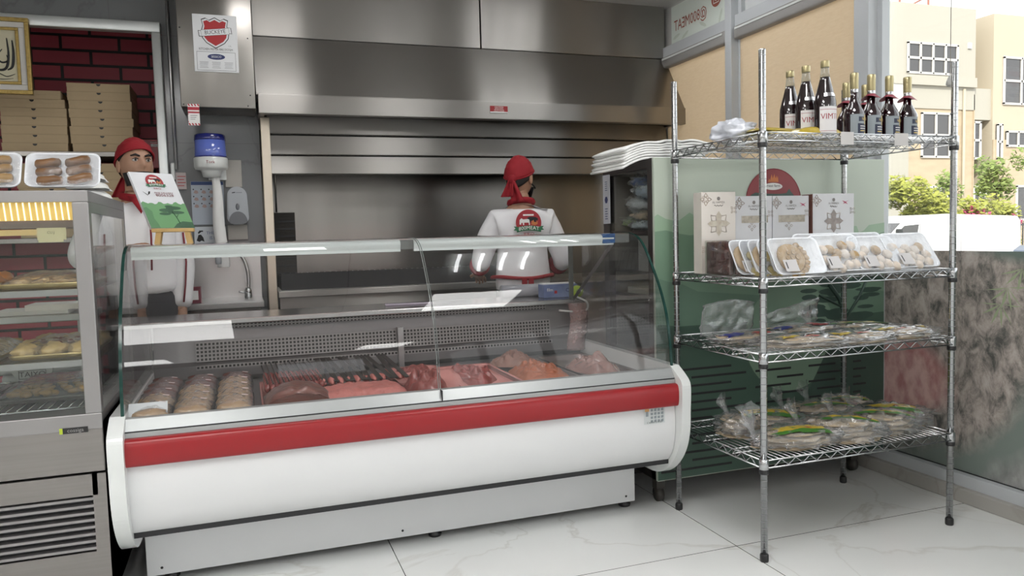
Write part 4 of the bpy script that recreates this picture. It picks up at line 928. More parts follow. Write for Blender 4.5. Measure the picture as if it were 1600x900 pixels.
# skewers of cubed meat
for q, (lx, lab) in enumerate((('long thin', ''),)): pass
tr1 = root('skewer_tray', 'tray of thin metal skewers threaded with cut meat, beside the wrapped packs', 'tray', (.17, 3.15, DZ))
b = MB(); tray(b, .25, .62, .022, None, T(.165, 3.10, DZ), r=.02, flare=.95); finish('tray', b, pinkp, tr1)
for k in range(11):
    x = .065+.020*k; y1_ = 3.50+.03*((k*5) % 4)
    sk_ = thing('meat_skewer', MB().tube([(x, 2.98, DZ+.085), (x-.012, y1_, DZ+.075)], .0030, 6), steelrod, 'thin dark meat skewer in the skewer tray, '+('nearest the wrapped packs' if k == 0 else '%s counted from the wrapped packs' % ORD[k]), 'skewer', 'thin skewers in the skewer tray', local=False)
    sk_.location = sk_.location
    b = MB()
    for j in range(6): b.ell((x-.002, 3.00+.05*j, DZ+.065), (.0115, .026, .018), None, nz_=.35, seed=k*7+j, seg=10, rings=7)
    finish('meat', b, redmeat, sk_)
b = MB(); b.grid(26, 14, lambda u, v: (.165+(u-.5)*.235, 2.80+.22*v, DZ+.030+.070*math.sin(PI*min(1, max(0, u)))**.5*math.sin(PI*(.15+.8*v))**.7+.010*noise.noise(Vector((u*7, v*5, 2)))))
b.grid(26, 4, lambda u, v: (.165+(u-.5)*.235, 2.80-.004*v, (DZ+.001)*(1-v)+v*(DZ+.030+.070*math.sin(PI*u)**.5*math.sin(PI*.15)**.7)))
o = thing('meat_joint', b, mat('marbled_joint', (.075, .016, .014), .3, var=.6, vs=8, stretch=(1, 5, 5), bump=.6, bs=16, coat=.6, tint=(.26, .10, .075)), 'large rounded marbled joint of red meat wrapped in film, at the glass', 'meat')
# mince slab and flat skewers
thing('mince_slab', (lambda b: (b.grid(50, 26, lambda u, v: (.405+(u-.5)*.33*(1-.12*abs(2*v-1)**4), 2.785+.235*v+.01*math.sin(u*5), DZ+.012+.052*(max(0, 1-abs(2*u-1)**7)*max(0, 1-abs(2*v-1)**5))**.6+.008*noise.noise(Vector((u*9, v*4, 0)))+.004*noise.noise(Vector((u*22, v*12, 0))))), b)[1])(MB()), mince, 'smooth pink slab of minced meat lying on paper at the middle of the counter', 'minced meat')
thing('steel_tray', (lambda b: (tray(b, .36, .50, .012, None, T(.415, 3.02, DZ-.0005), r=.01, flare=.97), b)[1])(MB()), mat('tray_brown_steel', (.16, .10, .09), .4, .3), 'shallow dark tray under the flat skewers and the mince', 'tray')
for k in range(10):
    x = .275+.034*k; sk_ = thing('flat_skewer', MB().box(-.0105, .0105, -.20, .20, 0, .0025, None, T(x+.012, 3.29-.004*k, DZ+.070) @ Rz(.05+.03*((k*7) % 5-2)) @ Rx(.10)), steelrod, 'flat dark skewer blade behind the mince slab, '+('nearest the thin skewers' if k == 0 else '%s counted from the thin skewers' % ORD[k]), 'skewer', 'flat skewers behind the mince')
    if k % 2 == 0 or True: 
        b = MB(); b.ell((x+.006, 3.14, DZ+.045), (.015, .055, .014), None, nz_=.3, seed=k, seg=12, rings=8); finish('meat', b, mince, sk_)
# crumpled red meat on pink paper
def lump(nm, lab, cat_, cx, cy, rx, ry, hz_, m, seed, ns=2.2, amp=.5, z0=DZ+.004):
    b = MB()
    def fn(u, v):
        a = 2*PI*u; r_ = v; k = 1+.18*noise.noise(Vector((math.cos(a)*1.5, math.sin(a)*1.5, seed)))
        x = cx+rx*r_*math.cos(a)*k; y = cy+ry*r_*math.sin(a)*k
        rd = abs(noise.noise(Vector((x*ns*7, y*ns*7, seed*2.)))); h_ = max(0, 1-r_**3)*hz_*(.62+.9*rd+.28*abs(noise.noise(Vector((x*ns*20, y*ns*20, seed))))+.08*noise.noise(Vector((x*120, y*120, seed))))
        return (x, y, z0+h_)
    b.grid(64, 30, fn); return thing(nm, b, m, lab, cat_)
b = MB(); tray(b, .24, .40, .022, None, T(.70, 3.28, DZ), r=.03, flare=.94); thing('pink_tray', b, pinkp, 'pink rounded tray of red trimmings at the back centre of the counter', 'tray')
lump('meat_trimmings', 'small heap of dark red trimmings in the pink rounded tray at the back', 'meat', .70, 3.36, .09, .10, .045, redmeat, 3, z0=DZ+.006)
lump('meat_cut', 'crumpled fresh red meat beside the mince slab', 'meat', .655, 2.93, .085, .13, .075, redmeat, 11, ns=3.4, amp=.9, z0=DZ+.02)
b = MB(); b.grid(12, 12, lambda u, v: (.60+.22*u, 2.80+.34*v, DZ+.010+.045*v+.012*noise.noise(Vector((u*5, v*5, 9))))); thing('butcher_paper', b, pinkp, 'pink butcher paper spread under the crumpled red meat', 'paper', solid=.001)
b = MB(); tray(b, .26, .52, .030, None, T(.915, 3.10, DZ), r=.02, flare=.95); thing('pink_tray', b, pinkp, 'long pink lined tray of red meat right of the glass joint', 'tray')
lump('meat_cut', 'dark red meat pieces in the long pink lined tray', 'meat', .90, 3.16, .11, .17, .055, redmeat, 21, ns=3., amp=.8)
b = MB(); tray(b, .26, .60, .028, None, T(1.165, 3.10, DZ), r=.02, flare=.96); thing('steel_tray', b, mat('tray_steel', (.35, .30, .29), .3, .9), 'deep steel tray of orange marinated meat', 'tray')
lump('marinated_meat', 'orange marinated meat heaped in the deep steel tray', 'meat', 1.165, 3.02, .115, .21, .052, marin, 31, ns=3.2, amp=.9, z0=DZ+.015)
lump('marinated_meat', 'brownish spiced meat pieces at the back of the deep steel tray', 'meat', 1.165, 3.33, .11, .10, .05, mat('brown_spiced', (.22, .11, .08), .4, var=.4, vs=22, bump=.5, bs=40), 41, ns=3., amp=.8, z0=DZ+.02)
b = MB(); tray(b, .24, .60, .028, None, T(1.435, 3.12, DZ), r=.02, flare=.96); thing('steel_tray', b, mat('tray_steel', (.35, .30, .29), .3, .9), 'steel tray at the right end of the counter with a wrapped block', 'tray')
lump('wrapped_meat', 'film-wrapped pinkish meat block in the right end tray', 'meat', 1.435, 3.05, .10, .18, .055, mat('wrapped_pink', (.26, .15, .13), .25, var=.3, vs=14, bump=.4, bs=30, coat=.8), 51, ns=2., amp=.5, z0=DZ+.015)
# small black and coloured cartons on the sink bench
for k, (x, w_, c_, lab) in enumerate(((-.455, .085, (.012, .012, .02), 'small black carton with a white square on the sink bench'), (-.355, .09, (.015, .05, .11), 'small dark blue carton on the sink bench'),
                                      (-.545, .075, (.02, .02, .05), 'small navy carton at the left end of the sink bench'), (-.262, .07, (.16, .02, .04), 'small red carton beside the dark blue one on the sink bench'))):
    b = MB(); b.box(x-w_/2, x+w_/2, 4.52, 4.60, .896, .985, bev=.003); o = thing('small_carton', b, mat('carton_%d' % k, c_, .4), lab, 'carton')
    b = MB(); b.box(x-.022, x+.022, 4.517, 4.5195, .915, .965); 
    if k != 3: b.text('R', .03, T(x, 4.5165, .94) @ FRONT, blk)
    finish('label_patch', b, paper, o)
# things on the worktop
fx = root('cling_film_box', 'blue and white cling film carton on the steel worktop', 'carton', (1.575, 3.74, .888))
bm_ = mat('carton_blue', (.03, .08, .32), .4, var=.5, vs=10, tint=(.30, .38, .60)); b = MB(); b.box(1.475, 1.665, 3.71, 3.79, .888, .958, bev=.002); finish('carton', b, bm_, fx)
b = MB(); b.box(1.478, 1.662, 3.725, 3.775, .958, .964); b.text('Cling', .03, T(1.63, 3.7085, .925) @ FRONT, navy); b.text('film', .024, T(1.51, 3.7085, .930) @ FRONT, paper); b.box(1.535, 1.55, 3.7085, 3.7098, .91, .925, shr); finish('print', b, paper, fx)
tp = root('tape_roll', 'lime green tape roll standing at the end of the cling film carton', 'tape', (1.655, 3.69, .888))
b = MB(); b.tube([(1.655, 3.672, .918), (1.655, 3.700, .918)], .030, 24); finish('tape', b, mat('lime_tape', (.34, .50, .04), .4), tp)
b = MB(); b.tube([(1.655, 3.668, .918), (1.655, 3.672, .918)], .013, 16); finish('core', b, mat('lime_core', (.16, .24, .03), .5), tp)
b = MB(); b.tube([(1.62, 3.86, .93), (1.66, 3.93, .93)], .035, 18); b2 = b
b = MB(); b.tube([(1.30, 3.885, .921), (1.66, 3.885, .921)], .034, 20); thing('film_roll', b, mat('grey_roll', (.30, .31, .34), .3, coat=.4), 'thick grey roll of wrapping film lying behind the cling film carton', 'roll')
b = MB(); b.box(-.12, .12, -.03, .03, 0, .006, None, T(.78, 3.80, .888) @ Rz(-.1), bev=.002); thing('knife_sharpener', b, mat('pale_lilac', (.50, .44, .55), .4), 'pale lilac pad lying on the worktop left of the middle', 'pad')
b = MB(); b.grid(10, 14, lambda u, v: (1.55+.10*u+.012*math.sin(v*5), 3.575-.03*math.sin(PI*u)-.01*v, .868-.24*v)); thing('plastic_bag', b, glassmat('pinkish_film', (.92, .84, .83), 1.2, rough=.15, haze=.35, hazecol=(.55, .40, .38), bump=.6), 'clear plastic bag hanging inside the right end of the counter', 'bag', solid=.001)
b = MB(); b.tube(crom([(1.60, 3.59, .90), (1.655, 3.57, .87), (1.65, 3.565, .83), (1.58, 3.565, .825), (1.50, 3.57, .835)], 6), .005, 8); thing('white_cable', b, white_pl, 'white cable looping off the worktop at the right end', 'cable')
# counter-top sign on a small wooden easel
es = root('countertop_sign', 'white and green brand board with cow emblem standing on the counter top', 'sign', (-.25, 3.33, 1.285))
SM = T(-.254, 3.325, 1.286) @ Rz(math.radians(36)) @ Rx(math.radians(-32)) @ Matrix.Diagonal((1.12, 1, 1.12, 1))
b = MB(); b.box(-.083, .083, 0, .012, 0, .240, None, SM, bev=.001); finish('board', b, mat('board_white', (.66, .67, .70), .35, coat=.3), es)
F2 = SM @ T(0, -.0008, 0) @ FRONT
b = MB(); g1 = mat('print_green', (.13, .30, .13), .5); g2 = mat('print_mid_green', (.09, .22, .10), .5); g3 = mat('print_dark_green', (.035, .10, .05), .5)
top = [(-.083, .104)]+[(-.083+.166*k/20, .106+.004*math.sin(k*1.7)+.003*math.sin(k*.9)-.0006*k*0) for k in range(21)]+[(.083, .104)]
b.poly([(-.083, 0, 0), (.083, 0, 0)]+[(x, y, 0) for x, y in top[::-1]], g1, F2)
b.poly([(-.083, 0, .0004), (-.083, .085, .0004), (-.07, .088, .0004), (-.055, .07, .0004), (-.058, .04, .0004), (-.05, .015, .0004), (-.048, 0, .0004)], g2, F2)
b.poly([(.0, 0, .0004), (.02, .018, .0004), (.045, .028, .0004), (.083, .024, .0004), (.083, 0, .0004)], g3, F2)
tg_ = []
for bx, by, rx_, ry_ in ((.0, .075, .028, .008), (.030, .085, .030, .008), (.035, .066, .032, .007), (-.01, .060, .022, .006), (.015, .092, .016, .005)): disc(b, (bx, by), rx_, F2, g3, 14, ry=ry_, z=.0006)
b.tube([F2 @ Vector(p_) for p_ in ((.032, .02, .0008), (.028, .045, .0008), (.020, .07, .0008))], .0018, 4, g3); b.tube([F2 @ Vector(p_) for p_ in ((.029, .045, .0008), (.045, .065, .0008))], .0012, 4, g3)
emblem(b, F2 @ T(.0, .198, .0006), .033)
b.text('FREE DELIVERY', .0095, F2 @ T(.018, .150, .0006), maroon, sx=1.15); b.text('8006328', .0165, F2 @ T(.018, .140, .0006), maroon, sx=1.2)
b.poly([(-.062, .157, .0006), (-.050, .146, .0006), (-.044, .139, .0006), (-.048, .139, .0006)], blk, F2); b.poly([(-.046, .140, .0006), (-.036, .146, .0006), (-.032, .156, .0006), (-.038, .156, .0006)], blk, F2)
finish('print', b, g1, es)
ea = root('wooden_easel', 'small pale wooden easel stool holding up the brand board', 'easel', (-.255, 3.33, 1.225))
wood = mat('pale_pine', (.55, .36, .14), .5, var=.15, stretch=(8, 1, 1), vs=6)
b = MB(); b.box(-.330, -.178, 3.270, 3.36, 1.270, 1.284, bev=.002); finish('ledge', b, wood, ea)
for sx_ in (-.305, -.203):
    for yy in (3.285, 3.345):
        b = MB(); dx = .008*(-1 if sx_ < -.25 else 1); b.prism([(sx_-.010, 1.27), (sx_+.010, 1.27), (sx_+.010+dx, 1.2245), (sx_-.010+dx, 1.2245)], yy-.008, yy+.008, 'y'); finish('leg', b, wood, ea)
# papers stack on the counter end (menu notice in the left of the case)
b = MB(); b.box(-.06, .06, 0, .002, 0, .09, None, T(-.325, 2.775, .612) @ Rx(-.5)); thing('price_notice', b, mat('notice_pale', (.60, .62, .64), .5), 'white price notice standing in the left front corner of the counter', 'notice')
# ================================================================ HEATED BAKERY CABINET (left)
cx0, cx1 = -1.30, -.450
bc = root('bakery_cabinet', 'stainless steel heated display cabinet with pastries at the left edge', 'display cabinet', (-.875, 3.12, 0))
cs = mat('cabinet_brushed', (.27, .255, .245), .36, 1., var=.10, vs=3, stretch=(1, 1, 40), aniso=.6); trimm = mat('cabinet_trim', (.33, .32, .32), .35, .9, var=.06)
b = MB(); b.box(cx0, cx1, 2.725, 3.50, .50, .665, bev=.003); b.box(cx0, cx1, 2.722, 3.50, .638, .690, trimm, bev=.003); finish('body', b, cs, bc)
b = MB(); b.box(cx0, -.475, 2.722, 2.74, .425, .494); b.box(cx0, cx1, 2.722, 2.74, .07, .240); b.box(-.490, cx1, 2.722, 2.74, .24, .494); b.box(cx0, cx1, 2.74, 3.50, .07, .49, None); b.box(cx0+.02, -.492, 2.7395, 2.7398, .235, .43, dark); finish('lower_panel', b, cs, bc)
b = MB()
for k in range(8): z = .243+.0232*k; b.prism([(2.737, z), (2.722, z+.004), (2.722, z+.0125), (2.737, z+.0165)], cx0, -.490, 'x')
finish('louvre_grille', b, trimm, bc)
b = MB()
for x in (-1.2, -.52):
    for y in (2.80, 3.42): b.lathe([(.022, 0), (.022, .075)], (x, y, 0), 12)
finish('foot', b, blackp, bc)
b = MB(); b.box(-.497, cx1, 2.722, 2.762, .690, 1.362, bev=.003); b.box(cx1-.035, cx1, 3.46, 3.50, .690, 1.362); b.box(cx0, cx0+.04, 3.46, 3.50, .69, 1.362); b.box(cx0, cx0+.04, 2.722, 2.76, .69, 1.362)
b.box(cx0, cx1, 2.720, 3.50, 1.362, 1.398, bev=.003); b.box(cx1-.01, cx1, 2.76, 3.46, 1.33, 1.362); finish('frame', b, trimm, bc)
b = MB(); b.box(cx1-.008, cx1-.003, 2.762, 3.46, .69, 1.33); finish('side_glass', b, glass, bc)
b = MB(); b.box(cx0+.04, -.497, 2.726, 2.731, .69, 1.30); finish('front_glass', b, glass, bc)
lampc = mat('amber_lamp_cover', (.36, .25, .06), .4, emit=(1., .68, .22), es=.22); lampb = emat('amber_lamp_rib', (1, .80, .38), 1.8)
b = MB(); b.box(cx0+.04, -.50, 2.742, 2.80, 1.306, 1.362); finish('lamp_cover', b, lampc, bc)
b = MB()
for k in range(46): x = -.513-.0172*k; b.tube([(x, 2.741, 1.361), (x+.004, 2.741, 1.307)], .0022, 5)
b2 = b; finish('lamp_rib', b, lampb, bc)
b = MB(); b.box(cx0+.04, -.50, 2.742, 2.84, 1.282, 1.306); finish('lamp_rail', b, mat('brown_rail', (.16, .12, .10), .4, .5), bc)
finish('warm_lamp', MB().tube([(cx0+.1, 2.90, 1.33), (-.55, 2.90, 1.33)], .014, 8), emat('warm_tube', (1, .78, .45), 6), bc)
for z, y1 in ((1.088, 3.36), (.860, 3.40)):
    b = MB(); b.box(cx0+.01, -.455, 2.765, y1, z-.004, z, glass); b.box(cx0+.01, -.455, 2.755, 2.770, z-.020, z, trimm); b.box(cx0+.01, -.455, y1-.01, y1, z-.020, z, trimm); finish('shelf', b, trimm, bc)
b = MB()
for k in range(28): x = cx0+.05+.029*k; b.tube([(x, 2.78, .706), (x, 3.42, .706)], .0022, 5)
for y in (2.78, 3.0, 3.2, 3.42): b.tube([(cx0+.02, y, .702), (-.46, y, .702)], .0035, 6)
finish('wire_rack', b, chrome, bc)
b = MB(); b.box(-.565, -.492, 2.7195, 2.722, .632, .650, blackp); b.box(-.572, -.563, 2.7193, 2.722, .632, .650, mat('badge_lime', (.40, .50, .03), .4)); b.text('cossiga', .0165, T(-.527, 2.7188, .6415) @ FRONT, trimm); finish('badge', b, blackp, bc, label='black badge with pale lettering')
# paper tickets on the lamp rail
yel = mat('cream_ticket', (.50, .44, .27), .7)
b = MB(); b.box(-.600, -.520, 2.738, 2.7395, 1.245, 1.283, None, T(0, 0, 0)); b.box(-.597, -.528, 2.7365, 2.7378, 1.238, 1.281)
o = thing('price_ticket', b, yel, 'cream paper ticket hanging from the lamp rail inside the bakery cabinet', 'ticket'); b = MB(); b.text('CU.J', .011, T(-.562, 2.736, 1.268) @ FRONT, mat('ink', (.08, .07, .05), .6)); finish('print', b, blk, o)
thing('price_ticket', MB().box(-.83, -.655, 3.05, 3.052, 1.265, 1.285), yel, 'long cream strip ticket deeper inside the bakery cabinet at the left', 'ticket')
# trays of filo rolls on the roof
roll_m = mat('browned_pastry', (.12, .045, .014), .5, var=.5, vs=16, tint=(.27, .13, .045), bump=.3, bs=50, coat=.3)
for nm, x, w_, lab, pale in (('pastry_tray', -.530, .213, 'white foam tray of six dark browned filo rolls leaning on the cabinet roof', 0), ('pastry_tray', -.752, .213, 'white foam tray of paler filo rolls leaning on the cabinet roof at the left edge', 1)):
    r = root(nm, lab, 'food tray', (x, 2.84, 1.40), 'foam trays of filo rolls')
    M = T(x, 2.80, 1.404) @ Rx(math.radians(62)) @ T(0, .062, 0)
    b = MB(); tray(b, w_, .125, .024, None, M, r=.018, flare=.86); finish('tray', b, foam, r)
    b = MB(); mm = roll_m if not pale else mat('golden_pastry', (.30, .15, .05), .5, var=.5, vs=16, tint=(.42, .27, .11), coat=.3)
    for j in range(3):
        for q in (-1, 1):
            a = rb.uniform(-.12, .12)+(.08 if q > 0 else -.02); L0 = (q*.042+.006-.004*j, -.034+.032*j+(.008 if q > 0 else 0)-.004, .020)
            b.tube([M @ T(*L0) @ Rz(a) @ Vector((t_, .002*math.sin(t_*90), 0)) for t_ in (-.036, -.032, -.015, 0, .015, .032, .036)], [.008, .0135, .0155, .015, .0155, .013, .007], 12)
    finish('filo_roll', b, mm, r)
    b = MB(); b.grid(12, 12, lambda u, v: tuple(M @ Vector(((u-.5)*w_*.96, (v-.5)*.120, .026+.012*math.sin(PI*u)*math.sin(PI*v)*(1+.4*noise.noise(Vector((u*5, v*5, x))))))))
    finish('film', b, film, r)
# white bags on the roof
for k, (y, z0, h_, w_) in enumerate(((3.28, 1.399, .036, .15), (3.30, 1.437, .034, .13), (3.32, 1.473, .034, .10))):
    b = MB(); b.grid(20, 12, lambda u, v: (-.535+(u-.5)*w_*(1+.1*math.sin(v*6)), y+(v-.5)*.20, z0+h_*(math.sin(PI*min(1, max(0, u)))**.4*math.sin(PI*v)**.4)*(1+.2*noise.noise(Vector((u*6, v*6, k))))))
    thing('paper_bag', b, paper, 'folded white bag, %s of the small pile on the cabinet roof' % ('bottom', 'middle', 'top')[k], 'bag')
# pastry trays inside
foil = mat('gold_foil_tray', (.52, .40, .20), .28, .9, var=.2, vs=30); greyp = mat('dark_baking_tray', (.07, .07, .065), .4, .6)
coil = mat('golden_coil_pastry', (.52, .29, .07), .4, var=.5, vs=12, tint=(.34, .15, .03), bump=.3, bs=40, coat=.5); cream = mat('pale_pastry', (.60, .40, .16), .45, var=.4, vs=12, tint=(.66, .48, .24), coat=.5)
def pastry(lab, x0, x1, y0, y1, z, kind, seed, m):
    w_, d_ = x1-x0, y1-y0; r = root('pastry_platter', lab, 'food tray', ((x0+x1)/2, (y0+y1)/2, z))
    b = MB(); tray(b, w_, d_, .018, None, T((x0+x1)/2, (y0+y1)/2, z+.001), r=.02, flare=.93); finish('tray', b, foil if kind != 2 else greyp, r)
    q = random.Random(seed); b = MB()
    nx, ny = (2, 3) if kind == 0 else (3, 3)
    if kind == 0:
        for i in range(nx):
            for j in range(ny):
                cx_, cy_ = x0+w_*(i+.5)/nx, y0+d_*(j+.5)/ny; R0 = min(w_/nx, d_/ny)*.5
                b.tube([(cx_+(R0*.98-R0*.13*t_)*math.cos(t_*.9+i)*w_/nx/(R0*2), cy_+(R0*.98-R0*.13*t_)*math.sin(t_*.9+i)*d_/ny/(R0*2), z+.022+.002*math.sin(t_)) for t_ in [k*.33 for k in range(22)]], .0125, 8)
    elif kind == 1:
        for i in range(nx):
            for j in range(ny):
                b.ell((x0+w_*(i+.5)/nx, y0+d_*(j+.5)/ny, z+.024), (w_/nx*.52, d_/ny*.5, .026), None, None, nz_=.35, ns=2.5, seed=seed+i*5+j)
    else:
        for i in range(46): b.ell((x0+w_*q.uniform(.12, .88), y0+d_*q.uniform(.1, .9), z+.018+q.uniform(0, .012)), (q.uniform(.012, .022), q.uniform(.012, .02), .010), None, None, nz_=.3, seed=i, seg=10, rings=6)
    finish('pastry', b, m, r)
    if kind == 1:
        b = MB()
        for i in range(7): b.ell((x0+w_*q.uniform(.3, .8), y0+d_*q.uniform(.05, .5), z+.045), (.012, .010, .008), None, None, nz_=.3, seed=i, seg=8, rings=5)
        finish('filling', b, mat('dark_filling', (.10, .02, .01), .4), r)
    b = MB(); b.grid(16, 16, lambda u, v: (x0+w_*u, y0+d_*v, z+.017+.034*min(1, 6*u*(1-u))*min(1, 6*v*(1-v))+.004*noise.noise(Vector((u*9, v*9, seed))))); finish('film', b, film, r)
pastry('upper-shelf platter of golden coiled pastries, the right one', -.735, -.475, 2.79, 3.20, 1.090, 0, 2, coil)
pastry('upper-shelf platter of reddish-brown pastry at the left edge of the cabinet', -1.03, -.765, 2.79, 3.20, 1.090, 1, 4, mat('red_brown_pastry', (.40, .12, .03), .4, var=.4, tint=(.5, .22, .06), coat=.5))
pastry('middle-shelf platter of rounded buns with dark filling, the right one', -.720, -.475, 2.79, 3.22, .862, 1, 6, cream)
pastry('middle-shelf platter of pale flat pastry at the left edge of the cabinet', -1.0, -.745, 2.79, 3.22, .862, 0, 9, cream)
pastry('lowest platter of small round baked pieces on the wire rack', -.79, -.495, 2.86, 3.28, .712, 2, 7, mat('small_golden_bites', (.46, .26, .08), .45, var=.4, coat=.4))
# bench behind the cabinet
bb = root('rear_bench', 'steel bench behind the bakery cabinet, seen through its glass', 'bench', (-.9, 3.77, 0))
b = MB(); b.box(-1.6, -.62, 3.60, 3.93, .915, .945, bev=.003); finish('top', b, steel_p, bb)
b = MB(); b.box(-1.6, -.62, 3.62, 3.92, .50, .53); finish('lower_shelf', b, steel_p, bb)
b = MB()
for x in (-1.57, -.65):
    for y in (3.64, 3.90): b.box(x-.018, x+.018, y-.018, y+.018, 0, .915)
finish('leg', b, steel_p, bb)
b = MB(); b.box(-.98, -.70, 3.62, 3.86, .946, .962); b.box(-.86, -.66, 3.64, 3.82, .962, .985, None); thing('paper_stack', b, paper, 'flat white papers on the bench behind the bakery cabinet', 'paper')
ms = root('kitchen_scale', 'white machine with a rounded TAIYO name plate behind the bakery cabinet', 'machine', (-.80, 3.76, .531))
b = MB(); b.box(-.97, -.64, 3.66, 3.86, .531, .70, bev=.02); b.box(-1.0, -.63, 3.64, 3.88, .70, .735, bev=.012); finish('body', b, mat('off_white_machine', (.48, .50, .48), .4), ms)
b = MB(); b.prism([(-.845+.075*math.cos(PI+PI*k/12), .722+.055*math.sin(PI+PI*k/12)) for k in range(13)], 3.625, 3.645, 'y'); finish('name_plate', b, mat('off_white_machine', (.48, .50, .48), .4), ms)
b = MB(); b.text('TAIYO', .030, T(-.845, 3.6235, .700) @ FRONT, blk, sx=1.1)
for a in ((-.895, -.795, .716, .718), (-.895, -.795, .682, .684), (-.895, -.893, .682, .718), (-.797, -.795, .682, .718)): b.box(a[0], a[1], 3.6235, 3.6245, a[2], a[3], blk)
finish('lettering', b, blk, ms)
# ================================================================ GREEN-PRINTED CHILLER CABINET
fz = root('open_chiller', 'tall chiller cabinet seen from its back, printed with green hills and a cow emblem', 'chiller', (2.3, 3.18, 0))
fx0, fx1, fy0, fy1, fz1 = 1.685, 2.955, 2.925, 3.42, 1.540
sage = mat('sage_print', (.42, .47, .40), .45, var=.03, vs=2)
b = MB(); b.box(fx0, fx1, fy0, fy0+.018, .115, fz1, bev=.003); 
hillA = mat('hill_print_light', (.27, .38, .27), .45); hillB = mat('hill_print_mid', (.16, .255, .18), .45); hillC = mat('hill_print_dark', (.05, .095, .07), .45); hillD = mat('hill_print_deep', (.035, .068, .053), .45)
FB = T(0, fy0-.0004, 0) @ FRONT
def ridge(pts, base, m, z):
    b.poly([(fx0, base, z)]+[(fx1, base, z)]+[(x, y, z) for x, y in pts[::-1]], m, FB)
ridge([(fx0, 1.285), (1.70, 1.295), (1.74, 1.275), (1.80, 1.262), (1.86, 1.30), (1.92, 1.27), (2.0, 1.22), (2.1, 1.19), (2.25, 1.18), (2.45, 1.17), (2.6, 1.165), (2.68, 1.17), (2.745, 1.185), (2.765, 1.222), (2.785, 1.222), (2.80, 1.19), (2.83, 1.20), (2.86, 1.225), (fx1, 1.235)], .12, hillA, .0002)
ridge([(fx0, 1.22), (1.74, 1.225), (1.80, 1.21), (1.86, 1.20), (1.95, 1.205), (2.05, 1.17), (2.2, 1.14), (2.4, 1.15), (2.6, 1.13), (2.75, 1.15), (fx1, 1.19)], .12, hillB, .0006)
ridge([(fx0, 1.02), (1.75, 1.00), (1.82, .985), (1.9, .95), (2.1, .93), (2.3, .91), (2.5, .93), (2.7, .92), (fx1, .90)], .12, mat('hill_print_low', (.12, .20, .145), .45), .0010)
ridge([(fx0, .80), (1.70, .815), (1.80, .80), (1.95, .80), (2.05, .78), (2.15, .80), (2.3, .77), (2.5, .80), (2.7, .79), (fx1, .80)], .12, hillC, .0014)
disc(b, (2.40, .715), .256, FB, mat('circle_print', (.17, .255, .185), .45), 40, z=.0018)
q = random.Random(5)
for k in range(44):       # acacia tree printed right
    x, z = q.uniform(2.50, 2.88), q.uniform(.76, 1.0); w_ = q.uniform(.03, .09)
    disc(b, (x, z), w_, FB @ T(0, 0, 0), hillD, 10, z=.0021+k*.00001, ry=q.uniform(.008, .018))
for pts_, r_ in (([(2.70, .66), (2.72, .78), (2.68, .88), (2.62, .95)], .012), ([(2.72, .78), (2.80, .88), (2.84, .95)], .008), ([(2.69, .84), (2.56, .90)], .006)):
    b.tube([FB @ Vector((x, z, .0022)) for x, z in pts_], r_, 4, hillD)
b.poly([(2.50, .12, .0021), (fx1, .12, .0021), (fx1, .75, .0021), (2.85, .76, .0021), (2.76, .70, .0021), (2.68, .68, .0021), (2.60, .62, .0021), (2.50, .45, .0021)], hillD, FB)
# round emblem
lr = mat('emblem_brick_red', (.23, .035, .040), .5); EM = FB @ T(2.305, 1.34, .0024); disc(b, (0, 0), .152, EM, lr, 44)
ring(b, (0, 0), .150, .154, EM @ T(0, 0, .0002), maroon, 44)
b.poly([(x*.001, y*.001, .0004) for x, y in ((-32, 92), (-26, 108), (-20, 100), (-12, 128), (-6, 108), (-2, 116), (4, 130), (8, 108), (16, 122), (16, 106), (22, 120), (26, 92))], org_, EM)
disc(b, (-.004, .072), .052, EM, wht, 24, z=.0004, ry=.016); b.text('meat farm', .018, EM @ T(-.002, .075, .0008), blk, sx=1.0)
bull = [(-.13, -.02), (-.125, .035), (-.10, .045), (-.04, .040), (.03, .038), (.07, .042), (.085, .062), (.095, .048), (.115, .028), (.128, .006), (.118, -.003), (.095, .002), (.085, -.025), (.08, -.075), (.06, -.075), (.05, -.03), (-.03, -.035), (-.06, -.03), (-.07, -.08), (-.09, -.08), (-.10, -.03)]
b.poly([(x, y, .0006) for x, y in bull], hillD, EM); disc(b, (-.02, -.015), .016, EM, wht, 14, z=.0010)
finish('back_panel', b, sage, fz)
b = MB()
for k in range(13):
    z = .605-.0375*k
    for xa, xb in (((1.70, 2.07), (2.32, 2.47), (2.55, 2.70), (2.765, 2.845)) if k % 2 == 0 else ((1.86, 2.15), (2.20, 2.40), (2.50, 2.66), (2.765, 2.815))):
        b.box(xa, xb, fy0-.0035, fy0+.002, z-.0055, z+.0055, bev=.0022)
finish('vent_slots', b, dark, fz)
fx1 = 2.89; fy0 = 2.91
frm = mat('chiller_dark_frame', (.050, .043, .042), .35, .3)
b = MB(); b.box(fx0, fx0+.035, fy0+.035, fy0+.075, .115, 1.505, bev=.003); b.box(fx0, fx0+.035, fy1-.055, fy1, .115, 1.505, bev=.003); b.box(fx0, fx1, fy0+.035, fy1, 1.495, fz1, bev=.003)
b.box(fx1-.035, fx1, fy0+.035, fy1, .115, 1.495); b.box(fx0, fx1, fy0+.035, fy1, .115, .66, bev=.003); b.box(fx0+.06, fx1-.05, fy1-.03, fy1-.01, .0, .115); b.box(fx0+.01, fx0+.03, fy0+.07, fy1-.05, 1.205, 1.228); finish('frame', b, frm, fz)  # floor-level board is added to block the bright strip under the chiller
finish('inner_lining', MB().box(fx0+.04, fx1-.04, fy0+.036, fy0+.042, .66, 1.49), mat('lining_grey', (.16, .15, .15), .5), fz)
finish('side_glass', MB().box(fx0+.006, fx0+.011, fy0+.075, fy1-.055, .66, 1.495), glass, fz)
